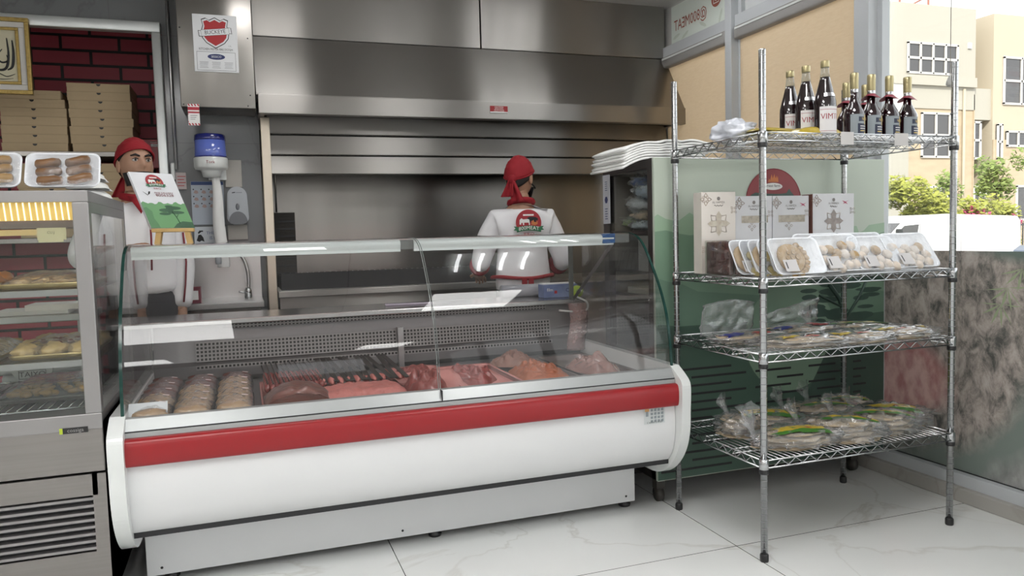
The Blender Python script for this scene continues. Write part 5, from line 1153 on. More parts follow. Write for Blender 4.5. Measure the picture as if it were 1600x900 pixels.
for z in (1.215, .93): finish('shelf', MB().box(fx0+.036, fx1-.036, fy0+.04, fy1-.03, z-.012, z, None), mat('chiller_shelf', (.22, .19, .18), .35, .6), fz)
for x in (1.73, 2.83):
    for y in (3.0, 3.36): finish('castor', MB().tube([(x-.012, y, .034), (x+.012, y, .034)], .034, 16).box(x-.02, x+.02, y-.02, y+.02, .06, .118), mat('castor_grey', (.05, .045, .04), .5), fz)
b = MB(); b.box(1.678, 1.6815, 3.335, 3.405, 1.265, 1.50)
o = thing('paper_notice', b, mat('notice_lilac_white', (.50, .51, .56), .5), 'narrow white notice hanging on the dark frame of the chiller', 'notice')
b = MB(); Mn = Matrix(((0, 0, -1, 1.6775), (-1, 0, 0, 3.37), (0, 1, 0, 1.38), (0, 0, 0, 1)))
disc(b, (0, .0), .018, Mn, navy, 6)
for k in range(5): b.poly([(-.015, -.045-.012*k, 0), (.015-.004*(k % 2), -.045-.012*k, 0), (.015-.004*(k % 2), -.041-.012*k, 0), (-.015, -.041-.012*k, 0)], navy, Mn); b.poly([(-.012, .045+.010*k, 0), (.012, .045+.010*k, 0), (.012, .048+.010*k, 0), (-.012, .048+.010*k, 0)], navy, Mn)
finish('print', b, navy, o)
# bagged goods inside the chiller
gcol = [(.35, .38, .42), (.20, .26, .12), (.42, .32, .24), (.40, .40, .42), (.30, .34, .40), (.12, .16, .32)]
for k, (y, z, rx, rz_, lab) in enumerate(((3.15, 1.222, .07, .030, 'bag of pale goods, bottom of the heap inside the chiller window'), (3.22, 1.245, .07, .026, 'bag of green leaves in the heap inside the chiller window'), (3.14, 1.275, .06, .026, 'bag of tan goods in the middle of the heap in the chiller window'),
                              (3.18, 1.315, .07, .040, 'clear crumpled bag high in the heap inside the chiller window'), (3.12, 1.375, .06, .040, 'pale blue crumpled bag near the top of the heap in the chiller window'), (3.15, 1.425, .05, .030, 'dark blue printed bag at the top of the heap in the chiller window'))):
    r = root('food_bag', lab, 'bag', (1.76, y, z)); b = MB(); b.ell((1.76, y, z+rz_*.8), (.055, rx, rz_*.8), None, None, nz_=.5, ns=3, seed=k*3); finish('contents', b, mat('bag_content_%d' % k, gcol[k], .6, var=.3, vs=20), r)
    b = MB(); b.ell((1.762, y, z+rz_), (.062, rx*1.12, rz_*1.05), None, None, nz_=.7, ns=4, seed=k*5+1, seg=24, rings=14); finish('film', b, film, r)
b = MB(); b.box(1.75, 2.1, 3.05, 3.30, .931, .96); thing('flat_pack', b, mat('pale_pack', (.5, .47, .42), .6, var=.3, vs=30), 'flat pale pack on the lower chiller shelf', 'pack')
# stack of white sheets on top of the chiller
for k in range(7):
    z0 = fz1+.002+.0112*k; sx_ = .006*(k % 3)
    def fn(u, v, k=k, z0=z0, sx_=sx_):
        x = 1.555+sx_+.40*u+.010*k*(1 if u > .5 else .2); y = 2.965+.32*v-.006*k*0
        sag = 0 
        if x < 1.68: sag = -.045*(max(0, 1.68-x)/.125)**1.5*(1-.10*k/6)
        rip = .010*math.exp(-((u-.52)/.05)**2)*(k/6)+(.012*math.sin((u-.55)*9)*(k/6.) if u > .55 else 0)
        return (x, y, z0+sag+max(rip, 0)+.001*math.sin(v*9+k))
    b = MB(); b.grid(34, 6, fn)
    o = thing('white_sheet_bundle', b, paper, 'bundle of soft white sheets, %s of the stack drooping over the chiller top' % (['bottom', 'second', 'third', 'fourth', 'fifth', 'sixth', 'topmost'][k]), 'paper', 'white sheet bundles on the chiller', solid=.009)

# ================================================================ CHROME WIRE RACK
rk = root('wire_rack', 'chrome four-tier wire shelving unit on the tiled floor at the right', 'shelving unit', (2.205, 2.575, 0))
PX = (1.755, 2.657); PY = (2.285, 2.868)
pr_ = []
z = .03
prof_ = [(.0125, .025)]
z = .05
rings_ = []
while z < 1.84: rings_.append(z); z += .0254
prof_ += [(.0125, 1.846), (.0115, 1.85)]
zs_ = (1.56, 1.041, .768, .380)
for px_ in PX:
    for py_ in PY:
        pb = MB().lathe(prof_, (px_, py_, 0), 28)
        for z in rings_: pb.lathe([(.0126, z-.0009), (.01262, z), (.0126, z+.0009)], (px_, py_, 0), 28, mat('post_ring_grey', (.34, .34, .35), .5, .8))
        p = finish('post', pb, chrome, rk)
        finish('foot_cap', MB().lathe([(.0145, 0), (.016, .004), (.016, .024), (.0135, .030)], (px_, py_, 0), 14), blackp, p)
        for zz in zs_: finish('clip', MB().lathe([(.0165, zz-.052), (.0175, zz-.048), (.0175, zz-.036), (.016, zz-.034)], (px_, py_, 0), 14), blackp, p)
for si, zt in enumerate(zs_):
    b = MB(); x0, x1, y0, y1 = PX[0], PX[1], PY[0], PY[1]; W = .0031
    for px_ in PX:
        for py_ in PY: b.lathe([(.0155, zt-.036), (.0178, zt-.034), (.0178, zt+.002), (.0155, zt+.004)], (px_, py_, 0), 14)
    fr_y, bk_y = y0-.012, y1+.012; lf, rg = x0-.012, x1+.012
    for yy in (fr_y, bk_y):
        for zz in (zt, zt-.028): b.tube([(x0+.01, yy, zz), (x1-.01, yy, zz)], W, 6)
        n = 13; xs = [x0+.035+(x1-x0-.07)*k/(2*n) for k in range(2*n+1)]
        b.tube([(x, yy, zt-.002 if k % 2 else zt-.026) for k, x in enumerate(xs)], .0024, 5)
    for xx in (lf, rg):
        for zz in (zt, zt-.028): b.tube([(xx, y0+.01, zz), (xx, y1-.01, zz)], W, 6)
        n = 9; ys = [y0+.03+(y1-y0-.06)*k/(2*n) for k in range(2*n+1)]
        b.tube([(xx, y, zt-.002 if k % 2 else zt-.026) for k, y in enumerate(ys)], .0024, 5)
    for yy in (y0+.19, y0+.39): 
        b.tube([(x0, yy, zt-.008), (x1, yy, zt-.008)], .0026, 6); b.tube([(x0, yy, zt-.026), (x1, yy, zt-.026)], .0026, 6)
        n = 20; xs = [x0+(x1-x0)*k/(2*n) for k in range(2*n+1)]
        b.tube([(x, yy, zt-.010 if k % 2 else zt-.025) for k, x in enumerate(xs)], .0017, 4)
    for k in range(35): x = x0+.018+(x1-x0-.036)*k/34; b.tube([(x, fr_y+.002, zt-.0035), (x, bk_y-.002, zt-.0035)], .0017, 5)
    finish('shelf', b, chrome, rk)
for k, (x0, x1) in enumerate(((2.082, 2.140), (2.335, 2.399))):
    b = MB(); b.box(x0, x1, 2.262, 2.2645, 1.520, 1.566); thing('price_card', b, mat('card_greyish', (.48, .46, .45), .6), 'small blank grey price card on the top rack rail, the %s one' % ('left', 'right')[k], 'card', 'price cards on the top rail')

# -------- bottles
bz = 1.5605
cola = mat('very_dark_syrup', (.010, .004, .005), .08, coat=1., spec=.7); clr = glassmat('bottle_neck_glass', (.80, .82, .80), 1.5, haze=.12, hazecol=(.6, .6, .58)); gcap = mat('gold_cap', (.42, .36, .20), .35, .7, var=.15); lab_w = mat('label_white', (.62, .60, .60), .5)
vred = mat('label_dark_red', (.25, .01, .02), .5); silver = mat('silver_foil', (.6, .6, .62), .25, 1.)
def bendcyl(r, off=0.): 
    def f(v): a = v.x/r; v.x = r*math.sin(a); v.z = -r*(1-math.cos(a))
    return f
def wraplabel(mb, r, z0, z1, a0, a1, m, n=14):
    mb.grid(n, 1, lambda u, v: (r*math.sin(a0+(a1-a0)*u), -r*math.cos(a0+(a1-a0)*u), z0+(z1-z0)*v), m)
def tallbottle():
    t = finish('tall_bottle', MB().lathe([(.034, 0), (.039, .003), (.0405, .012), (.0405, .118), (.0395, .135), (.034, .160), (.026, .190), (.0205, .212), (.0175, .226)], seg=28), cola, local=True)
    finish('neck', MB().lathe([(.0178, .225), (.0155, .245), (.0140, .262), (.0145, .266)], seg=20), clr, t, local=True)
    finish('cap', MB().lathe([(.0155, .262), (.0162, .264), (.0162, .284), (.0150, .287), (.002, .2875)], seg=20), gcap, t, local=True)
    b = MB(); wraplabel(b, .0412, .012, .112, -1.15, 1.15, lab_w)
    wraplabel(b, .0415, .100, .1015, -1.1, 1.1, vred); wraplabel(b, .0415, .020, .0215, -1.1, 1.1, vred)
    b.text('VIMTO', .030, Rx(PI/2) @ T(0, .074, .0418), vred, sx=.95, bend=bendcyl(.042)); finish('label', b, lab_w, t, local=True)
    b = MB(); b.grid(12, 6, lambda u, v: ((.0375-.012*v)*math.sin(-.8+1.6*u), -(.0375-.012*v)*math.cos(-.8+1.6*u)-.001, .150+.030*v), silver); finish('neck_label', b, silver, t, local=True)
    return t
tb = tallbottle()
for k, (x, y, lab) in enumerate(((2.104, 2.565, 'leftmost'), (2.103, 2.472, 'middle'), (2.113, 2.380, 'rightmost'))):
    L_ = 'tall dark syrup bottle with a white label, %s of the three on the top tier' % lab; o = tb if k == 0 else dup(tb, (0, 0, 0))
    o.location = (x, y, bz); o.rotation_euler = (0, 0, math.radians(-6)-math.atan2(x, y)*.25+math.radians(14)); o.scale = (1, 1, 1); o['label'] = L_; o['category'] = 'bottle'; o['group'] = 'tall syrup bottles on the top tier'
lab_b = mat('label_blue_black', (.012, .018, .045), .4); lab_g = mat('label_gold', (.50, .36, .12), .3, .6, var=.3, vs=50); lab_gr = mat('label_grey', (.30, .32, .36), .5); wine = mat('dark_wine_glass', (.012, .002, .004), .06, coat=1., spec=.7)
def shortbottle(tag_):
    t = finish('short_bottle', MB().lathe([(.032, 0), (.0375, .003), (.0385, .010), (.0385, .096), (.0375, .108), (.031, .122), (.029, .126), (.022, .140), (.0165, .152), (.0145, .165), (.0140, .186)], seg=28), wine, local=True)
    finish('capsule', MB().lathe([(.0150, .196), (.0155, .198), (.0160, .232), (.0158, .236), (.0163, .240), (.0160, .258), (.0145, .260), (.001, .2605)], seg=20), gcap, t, local=True)
    finish('neck_band', MB().lathe([(.0148, .183), (.0152, .185), (.0152, .197), (.0148, .198)], seg=18), silver, t, local=True)
    b = MB(); wraplabel(b, .0392, .008, .096, -1.25, 1.25, lab_gr); wraplabel(b, .0395, .022, .060, -.55, .85, lab_b); wraplabel(b, .0395, .068, .086, -.45, .75, lab_b); wraplabel(b, .0397, .010, .094, .25, .62, lab_g)
    wraplabel(b, .0399, .026, .056, .20, .64, lab_b)
    b.text('RABEE', .015, Rx(PI/2) @ T(.005, .077, .0402), lab_g, bend=bendcyl(.0402))
    for k in range(3): wraplabel(b, .0400, .030+.009*k, .033+.009*k, -.3, .5, lab_w if k else lab_g)
    finish('label', b, lab_gr, t, local=True)
    if tag_:
        b = MB(); b.grid(24, 3, lambda u, v: ((.0155+.022*v)*math.cos(2*PI*u), (.0155+.022*v)*math.sin(2*PI*u), .184-.016*v+.006*math.sin(4*PI*u+1)*v)); 
        finish('neck_collar', b, mat('collar_dark_red', (.22, .01, .03), .5), t, local=True)
    return t
s0, s1 = shortbottle(False), shortbottle(True); first = True
for k, (x, y, tg2, lab) in enumerate(((2.300, 2.43, 0, 'without a neck collar, beside the tall bottles'), (2.395, 2.44, 1, 'with a red neck collar, second short one in the front row'), (2.492, 2.445, 1, 'with a red neck collar, third short one in the front row'), (2.592, 2.45, 1, 'with a dark red neck collar, rightmost on the top tier'),
                                 (2.42, 2.60, 1, 'half hidden in the second row behind the second front bottle'), (2.54, 2.62, 1, 'half hidden in the second row behind the third front bottle'))):
    src = s1 if tg2 else s0
    if k == 0: o = s0
    elif first: o = s1; first = False
    else: o = dup(s1, (0, 0, 0))
    o.location = (x, y, bz); o.rotation_euler = (0, 0, math.radians(8)); o['label'] = 'short dark round-shouldered bottle ' + lab; o['category'] = 'bottle'; o['group'] = 'short dark bottles on the top tier'
# yellow packets and a white bag
ylw = mat('mustard_pack', (.40, .31, .02), .3, var=.25, vs=8, coat=.5, tint=(.46, .33, .03))
def packet(lab, x, y, z, w_, d_, h_, rz, m, seed, cat_='packet', nm='yellow_packet', extra=None):
    M = T(x, y, z) @ Rz(rz); b = MB()
    def top(u, v): return M @ Vector(((u-.5)*w_, (v-.5)*d_, h_*(max(0, 1-abs(2*u-1)**4)*max(0, 1-abs(2*v-1)**4))**.5*(1+.15*noise.noise(Vector((u*5, v*4, seed))))+.001))
    def bot(u, v): return M @ Vector(((u-.5)*w_, (v-.5)*d_, 0))
    b.grid(16, 10, top); b.grid(16, 10, bot); 
    o = thing(nm, b, m, lab, cat_, loc=(x, y, z))
    return o
for k in range(4): packet('flat mustard-yellow packet, %s of the pile at the left of the top tier' % ('bottom', 'second', 'third', 'topmost')[k], (1.95, 1.97, 1.96, 2.09)[k], (2.50, 2.49, 2.52, 2.42)[k], bz+.0005+.0165*k*(1 if k < 3 else 0), (.21, .22, .20, .26)[k] if k < 3 else .20, .13, .015 if k < 3 else .040, (.05, -.08, .1, -.06)[k], ylw, k)
b = MB(); b.ell((1.862, 2.60, bz+.045), (.085, .075, .046), None, None, nz_=.55, ns=3.2, seed=3, seg=26, rings=16); thing('plastic_bag', b, mat('milky_plastic_bag', (.60, .62, .68), .4, coat=.5), 'crumpled white plastic bag at the left end of the top tier', 'bag')
# -------- second tier: cartons
z2 = 1.0415
cardw = mat('carton_white', (.60, .60, .62), .4, var=.03, coat=.2); prt = mat('carton_ornament', (.34, .24, .17), .5); gold2 = mat('carton_gold_side', (.42, .33, .14), .4); pinkl = mat('carton_pink', (.55, .12, .20), .5); winm = mat('biscuit_window', (.20, .15, .09), .25, var=.6, vs=55, tint=(.56, .48, .36), coat=.7)
def petalset(b, F, cx_, cy_, s_, m, z, n=4, rot=0., thin=False):
    for k in range(n):
        a = rot+2*PI*k/n; c_, s__ = math.cos(a), math.sin(a)
        P = [(.06, 0), (.30, .22), (.62, .26), (1, 0), (.62, -.26), (.30, -.22)] if not thin else [(.3, 0), (.6, .28), (1, 0), (.6, -.28)]
        pts = [(cx_+s_*(x*c_-y*s__), cy_+s_*(x*s__+y*c_), z) for x, y in P]
        if thin:
            for i in range(len(pts)): 
                p_, q_ = Vector(pts[i]), Vector(pts[(i+1) % len(pts)]); b.tube([F @ p_, F @ q_], s_*.035, 4, m)
        else: b.poly(pts, m, F)
for k, (x0, w_, h_, y, rz, kind, lab) in enumerate(((1.785, .155, .335, 2.74, -.10, 0, 'glossy white pastry carton with a pale four-petal window, beside the far left post'), (1.955, .185, .318, 2.76, 0, 1, 'white carton with a gold side and a biscuit window, behind the front left post'),
                                    (2.147, .190, .318, 2.765, 0, 2, 'white carton with a long biscuit window, third from the left on the second tier'), (2.350, .225, .325, 2.755, 0, 3, 'white carton with a dark four-petal window, rightmost on the second tier'))):
    M = T(x0+w_/2, y, z2) @ Rz(rz); d_ = .07; r = root('pastry_carton', lab, 'carton', (x0+w_/2, y, z2), 'pastry cartons at the back of the second tier')
    b = MB(); b.box(-w_/2, w_/2, -d_/2, d_/2, 0, h_, None, M, bev=.001)
    if kind == 1: b.box(-w_/2-.0006, -w_/2, -d_/2+.001, d_/2-.001, 0.002, h_-.002, gold2, M)
    if kind == 3: b.box(-w_/2-.0006, -w_/2, -d_/2+.001, d_/2-.001, 0.002, h_-.002, mat('carton_brown_side', (.20, .09, .07), .4), M)
    finish('carton', b, cardw if kind else mat('carton_cream', (.62, .57, .52), .25, var=.1, vs=6, coat=.8), r)
    b = MB(); F = M @ T(0, -d_/2-.0008, 0) @ FRONT; W2 = w_/2
    for cx_, cy_ in ((-W2+.018, h_-.03), (-W2+.014, .10), (W2-.008, h_-.075), (W2-.01, .12)): petalset(b, F, cx_, cy_, .018, prt, 0, 4, PI/4, True)
    petalset(b, F, -W2+.020, h_-.03, .026, prt, .0, 4, 0, True)
    wb = MB()
    if kind in (0, 3):
        mm_ = mat('petal_window_dark', (.11, .055, .04), .2, var=.6, vs=50, tint=(.26, .20, .17), coat=.8) if kind == 3 else mat('petal_window_pale', (.40, .30, .20), .2, var=.4, vs=50, tint=(.6, .55, .45), coat=.8)
        petalset(wb, F, 0, .205, .052, mm_, .0012, 4, 0); disc(wb, (0, .205), .018, F, mm_, 12, z=.0016)
        petalset(b, F, 0, .205, .050, mat('ornament_pale', (.46, .40, .36), .5), .0, 4, PI/4, True)
    else:
        wb.poly([(-W2+.03, .205, .0004), (W2-.022, .205, .0004), (W2-.022, .235, .0004), (-W2+.03, .235, .0004)], winm, F)
        petalset(b, F, -.01, .19, .02, prt, 0, 4, 0, True)
    finish('window', wb, winm, r)
    ac = mat('carton_ink', (.20, .18, .17), .5)
    disc(b, (0, h_-.027), .008, F, ac, 8, z=.0003); b.text('AL HAMZA', .013, F @ T(0, h_-.043, .0004), ac, sx=.9); b.tube([F @ Vector((-.02+.0025*i, h_-.056+.003*math.sin(i*1.3), .0004)) for i in range(17)], .0011, 4, ac)
    if kind >= 2: b.poly([(.045, h_-.030, .0004), (.062, h_-.042, .0004), (.082, h_-.030, .0004), (.066, h_-.036, .0004)], pinkl, F); b.poly([(.048, h_-.046, .0004), (.066, h_-.036, .0004), (.078, h_-.048, .0004), (.064, h_-.042, .0004)], pinkl, F)
    finish('print', b, prt, r)
# leaning white trays of biscuits on the second tier
bis = mat('pale_biscuit', (.40, .25, .10), .7, var=.3, vs=18, tint=(.52, .36, .18), bump=.3, bs=40); sug = mat('sugar_biscuit', (.74, .70, .67), .75, var=.1, vs=15, tint=(.62, .50, .38)); olive = mat('greenish_biscuit', (.36, .29, .12), .7, var=.3, vs=18)
def leantray(lab, cx_, y, w_, h_, rz, lean, kind, shear=0., seed=0):
    r = root('biscuit_tray', lab, 'food tray', (cx_, y, z2), 'white biscuit trays on the second tier')
    M = T(cx_, y, z2+.003) @ Rz(rz) @ Matrix(((1, 0, shear, 0), (0, 1, 0, 0), (0, 0, 1, 0), (0, 0, 0, 1))) @ Rx(math.radians(lean)) @ T(0, h_/2, 0)
    b = MB(); tray(b, w_, h_, .022, None, M, r=.018, flare=.86); finish('tray', b, foam, r)
    q = random.Random(seed); b = MB()
    if kind == 'disc':
        b.lathe([(.001, .018), (.030, .019), (.034, .022), (.052, .021), (.055, .014), (.055, .004)][::-1], (-w_*.10, -.006, 0), 32, None, M, sx=1., sy=1.)
        for k in range(7): a = k*2*PI/6; rr_ = .022 if k else 0; b.lathe([(.009, .0205), (.0075, .024), (.005, .0215), (.001, .0215)], (-w_*.10+rr_*math.cos(a), -.006+rr_*math.sin(a), 0), 12, None, M)
        for k in range(8): a = -1.2+.3*k; b.ell((-w_*.10+.066*math.cos(a), -.006+.062*math.sin(a), .012), (.013, .011, .009), None, M, nz_=.3, seed=k, seg=10, rings=7)
    else:
        pts = []
        for i in range(15):
            for tr__ in range(30):
                p_ = (q.uniform(-.40, .40)*w_*.82, q.uniform(-.42, .22 if kind == 'mix' else .12)*h_)
                if all((p_[0]-o_[0])**2+(p_[1]-o_[1])**2 > .030**2 for o_ in pts): pts.append(p_); break
        for i, p_ in enumerate(pts): b.ell((p_[0], p_[1], .016), (.0205, .0195, .0145), (bis if (kind == 'mix' and i % 3 == 0) or (kind == 'sug' and i % 7 == 5) else None), M, nz_=.18, seed=i+seed, seg=14, rings=9)
    finish('biscuit', b, {'disc': bis, 'mix': sug, 'sug': sug, 'olive': olive}[kind], r)
    b = MB(); b.grid(12, 12, lambda u, v: tuple(M @ Vector(((u-.5)*w_*.97, (v-.5)*h_*.97, .0225+.010*math.sin(PI*u)*math.sin(PI*v)*(1+.5*noise.noise(Vector((u*6, v*6, seed))))))))
    finish('film', b, film, r)
    b = MB(); b.box(-w_*.36, -w_*.10, -h_*.44, -h_*.12, .0325, .0330, mat('label_sticker', (.52, .50, .50), .6), M); b.box(-w_*.32, -w_*.30, -h_*.36, -h_*.18, .0331, .0334, blk, M); finish('sticker', b, paper, r)
    return r
lt = [(1.735+.10, 'leftmost'), (1.765+.10, 'second'), (1.79+.10, 'third'), (1.815+.10, 'fourth'), (1.84+.10, 'fifth')]
for k, (x, n_) in enumerate(lt): leantray('white tray of round biscuits, %s of the fanned row on the second tier' % n_, x, 2.44-.020*k, .165, .135-(.016 if k == 4 else 0), math.radians(2), 74, 'disc' if k % 2 == 0 else 'olive', shear=-.22, seed=k)
leantray('large white tray with a patterned round flat biscuit, in front at the left post', 1.945, 2.315, .225, .140, 0, 72, 'disc', shear=-.20, seed=8)
leantray('white tray of mixed brown and sugar-dusted biscuits, left of the three large ones', 2.165, 2.335, .235, .150, math.radians(2), 68, 'mix', shear=-.22, seed=12)
leantray('white tray of pale sugar-dusted biscuits, middle of the three large ones', 2.345, 2.335, .225, .140, 0, 66, 'sug', shear=-.24, seed=15)
leantray('white tray of pale sugar-dusted biscuits, rightmost beside the rack post', 2.525, 2.335, .225, .150, math.radians(-2), 64, 'sug', shear=-.26, seed=18)
leantray('white tray of biscuits hidden behind the mixed one, upright at the back', 2.16, 2.44, .23, .152, 0, 74, 'mix', shear=-.15, seed=22)
leantray('white tray of biscuits upright behind the middle large one', 2.36, 2.44, .23, .150, 0, 74, 'sug', shear=-.10, seed=25)
# dark boxes of dates
for k in range(4):
    x = 1.775+.030*k; r = root('date_box', 'clear box of dark dates standing on edge, %s of four beside the left rack post' % ('leftmost', 'second', 'third', 'rightmost')[k], 'food box', (x+.01, 2.58, z2), 'date boxes on the second tier')
    b = MB(); b.box(x-.010, x+.013, 2.50, 2.66, z2+.002, z2+.132, bev=.006); q = random.Random(k)
    finish('dates', b, mat('dark_dates', (.065, .016, .010), .25, var=.6, vs=40, bump=.8, bs=50, coat=.6), r)
    b = MB(); b.box(x-.013, x+.0155, 2.495, 2.665, z2+.0005, z2+.138, bev=.006); finish('shell', b, glassmat('pack_plastic', (.9, .88, .86), 2.2, haze=.04), r)
# -------- flat bread bags
bread = mat('flat_bread', (.36, .27, .17), .8, var=.25, vs=14, tint=(.56, .46, .33), bump=.5, bs=22); pgreen = mat('bag_print_green', (.06, .20, .03), .4, coat=.6); pyel = mat('bag_print_yellow', (.58, .42, .03), .4, coat=.6); pred = mat('bag_print_red', (.45, .03, .03), .4, coat=.6); pblue = mat('bag_print_blue', (.015, .02, .22), .35, coat=.6)
def breadbag(lab, x, y, z, rx, ry, rz_, ang, seed, scheme, knot=True, grp=None, n=2, h0=0.):
    r = root('bread_bag', lab, 'bread bag', (x, y, z), grp); M = T(x, y, z) @ Rz(ang)
    b = MB()
    for k in range(n):
        t = rz_/n
        b.ell((.012*math.sin(k*2.1+seed), .008*math.cos(k*1.7+seed), t*(.5+k)), (rx*(1-.07*k), ry*(1-.06*k), t*.62), None, M, nz_=.24, ns=2.5, seed=seed+k, seg=28, rings=10)
    finish('flat_breads', b, bread, r)
    b = MB()
    b.ell((rx*.05, 0, rz_*.54), (rx*1.16, ry*1.10, rz_*.64), None, M, nz_=.42, ns=5, seed=seed+9, seg=48, rings=24)
    if knot:
        b.grid(20, 8, lambda u, v: tuple(M @ Vector((-rx*.98-(.012+.030*v)+(.010+.024*v*v)*math.sin(2*PI*u)*.5, (.010+.034*v*v)*math.cos(2*PI*u)*(1+.35*math.sin(5*2*PI*u)*v), rz_*.85+.075*v+(.010+.016*v*v)*math.sin(2*PI*u)*(1+.3*math.sin(4*2*PI*u)*v)))))
        b.grid(20, 6, lambda u, v: tuple(M @ Vector((-rx*1.0+.02-.055*v, ry*(.5*(1-v)+.03)*math.cos(2*PI*u), rz_*(.6+.2*v)+rz_*.45*(1-v)*math.sin(2*PI*u)+.004))))
    finish('film', b, bagfilm, r)
    def patch(u0, u1, v0, v1, m, amp=.004):
        b = MB(); b.grid(10, 5, lambda u, v: (lambda X, Y: tuple(M @ Vector((X, Y, rz_*(.53+.63*math.sqrt(max(.02, 1-(X/(rx*1.18))**2-(Y/(ry*1.10))**2)))+.004+amp*noise.noise(Vector((X*40, Y*40, seed)))))))(rx*(u0+(u1-u0)*u)+rx*.08*math.sin(v*4), ry*(v0+(v1-v0)*v)), m); finish('print', b, m, r)
    if scheme == 'gy': patch(-.75, .75, -.62, -.40, pgreen); patch(-.6, .65, -.42, .0, pyel); patch(-.1, .75, -.72, -.60, pgreen); patch(-.30, -.1, -.3, -.15, pgreen); patch(.1, .3, -.35, -.2, pred)
    elif scheme == 'g': patch(-.6, .9, -.45, -.25, pgreen); patch(-.3, .9, -.27, -.12, pyel)
    elif scheme == 'y': patch(-.7, -.3, -.5, -.3, pyel); patch(-.1, .5, -.35, -.25, blk); patch(.5, .85, -.5, -.25, pyel); patch(-.25, .1, -.6, -.52, pred)
    elif scheme == 'b': patch(-.95, -.5, -.5, .0, pblue); patch(-.2, .2, -.6, -.35, pred); patch(.2, .7, -.3, -.1, blk)
    elif scheme == 'r': patch(-.9, -.55, -.5, -.05, pblue); patch(.1, .6, -.5, -.1, pred)
    return r
z3, z4 = .7685, .3805
G3, G4 = 'flat bread bags on the third tier', 'bread bags on the lowest tier'
for a in ((1.93, 2.40, .17, .10, .034, .06, 'b', 'with a blue corner at the left rear of the third tier', 2.58), (2.02, 2.40, .19, .11, .038, -.05, 'y', 'with yellow marks at the front left of the third tier', 2.395),
          (2.20, 2.40, .17, .10, .040, .08, 'r', 'with a blue corner and red weave, rear centre of the third tier', 2.62), (2.25, 2.40, .18, .11, .036, .10, 'y', 'with black lettering marks at the front centre of the third tier', 2.39),
          (2.48, 2.40, .16, .11, .038, -.12, 'y', 'with a faded print at the front right of the third tier', 2.40), (2.46, 2.40, .17, .09, .034, -.20, 'g', 'with a green and yellow streak, right rear of the third tier', 2.62)):
    breadbag('flat bread bag '+a[7], a[0], a[8], z3, a[2], a[3], a[4], a[5], int(a[0]*50), a[6], knot=(a[6] == 'g'), grp=G3)
for a in ((1.895, 2.62, .10, .09, .070, 1.2, 'g', 'alone at the left rear behind the corner post'), (1.98, 2.40, .16, .10, .062, -.10, 'gy', 'with a bold green and yellow print at the front left corner'), (2.03, 2.62, .15, .10, .075, -.45, 'gy', 'tied up at the rear left with a yellow print'),
          (2.20, 2.40, .15, .10, .080, -.42, 'g', 'sloping bag in the front centre'), (2.30, 2.62, .15, .10, .082, -.30, 'g', 'tied up at the rear centre'), (2.40, 2.42, .15, .095, .078, -.45, 'g', 'with a long green stripe right of the centre'), (2.555, 2.50, .14, .10, .070, -.45, 'gy', 'with a crumpled green and yellow print at the right end'), (2.48, 2.70, .13, .09, .075, -.3, 'g', 'at the right rear corner')):
    breadbag('lowest-tier bread bag '+a[7], a[0], a[1], z4, a[2], a[3], a[4], a[5], int(a[0]*70), a[6], grp=G4, n=4)
# clear standing bags, third tier rear
for k, (x0, x1, h_) in enumerate(((1.80, 2.06, .135), (2.12, 2.40, .12))):
    b = MB(); b.grid(20, 10, lambda u, v: (x0+(x1-x0)*u, 2.76+.02*noise.noise(Vector((u*6, v*5, k)))-.02*v, z3+.002+h_*v*(.7+.5*u if k else 1.0+.15*math.sin(u*3))*(1))); thing('clear_bag', b, bagfilm, 'empty clear plastic bag standing upright at the rear of the third tier, %s' % ('left one', 'right one')[k], 'bag', solid=.001)
# ================================================================ OUTSIDE
GZ = -.70
gm = mat('pale_paving', (.34, .33, .31), .9, var=.1, vs=.5)
b = MB(); b.box(3.3, 90, -40, 70, GZ-.2, GZ); b.box(-40, 3.3, -60, -6.3, GZ-.2, GZ); struct('floor_outside', b, gm)
b = MB(); b.box(3.09, 3.8, -8, 7, GZ, -.02); b.box(-6, 3.8, -8, -6.1, GZ, -.02); struct('trim_pavement', b, gm)
stone = mat('warm_limestone', (.44, .355, .25), .85, var=.18, vs=1.2, stretch=(1, 1, 3), bump=.1, bs=3); rend = mat('pale_render', (.40, .38, .33), .85, var=.03, vs=.5); rend2 = mat('cream_render', (.46, .40, .31), .85, var=.03, vs=.5); wdk = mat('window_dark_glass', (.05, .048, .05), .12, spec=.8); wfr = mat('window_white_frame', (.62, .60, .58), .5)
bd = root('apartment_building', 'beige and limestone apartment building across the street', 'building', (33, 30, GZ))
b = MB(); b.box(20, 27.6, 26, 27, 1, 5.2, rend); b.box(24.5, 31.45, 26, 34, 6.3, 10.75); b.prism([(24.5, 7.28), (31.4, 7.28), (31.4, 7.7), (24.5, 7.7)], 25.85, 26.0, 'y'); finish('upper_block', b, rend, bd)
b = MB(); b.box(31.45, 32.55, 27.2, 34, GZ, 7.63); b.box(31.4, 33, 26.1, 34, 5.9, 7.3); finish('link_wall', b, rend, bd)
b = MB(); b.box(27.4, 31.4, 26.05, 34, GZ, 7.28); b.box(31.4, 31.45, 26, 30, GZ, 7); finish('stone_wall', b, stone, bd)
b = MB(); b.box(32.55, 42, 26, 34, GZ, 10.65); finish('right_block', b, rend2, bd)
b = MB(); b.box(32.55, 42, 25.94, 26.0, GZ, 5.0); finish('stone_base', b, stone, bd)
b = MB(); b.box(20, 27.55, 25.9, 27, 5.28, 7.3); finish('parapet', b, mat('bright_render', (.66, .65, .62), .8), bd)
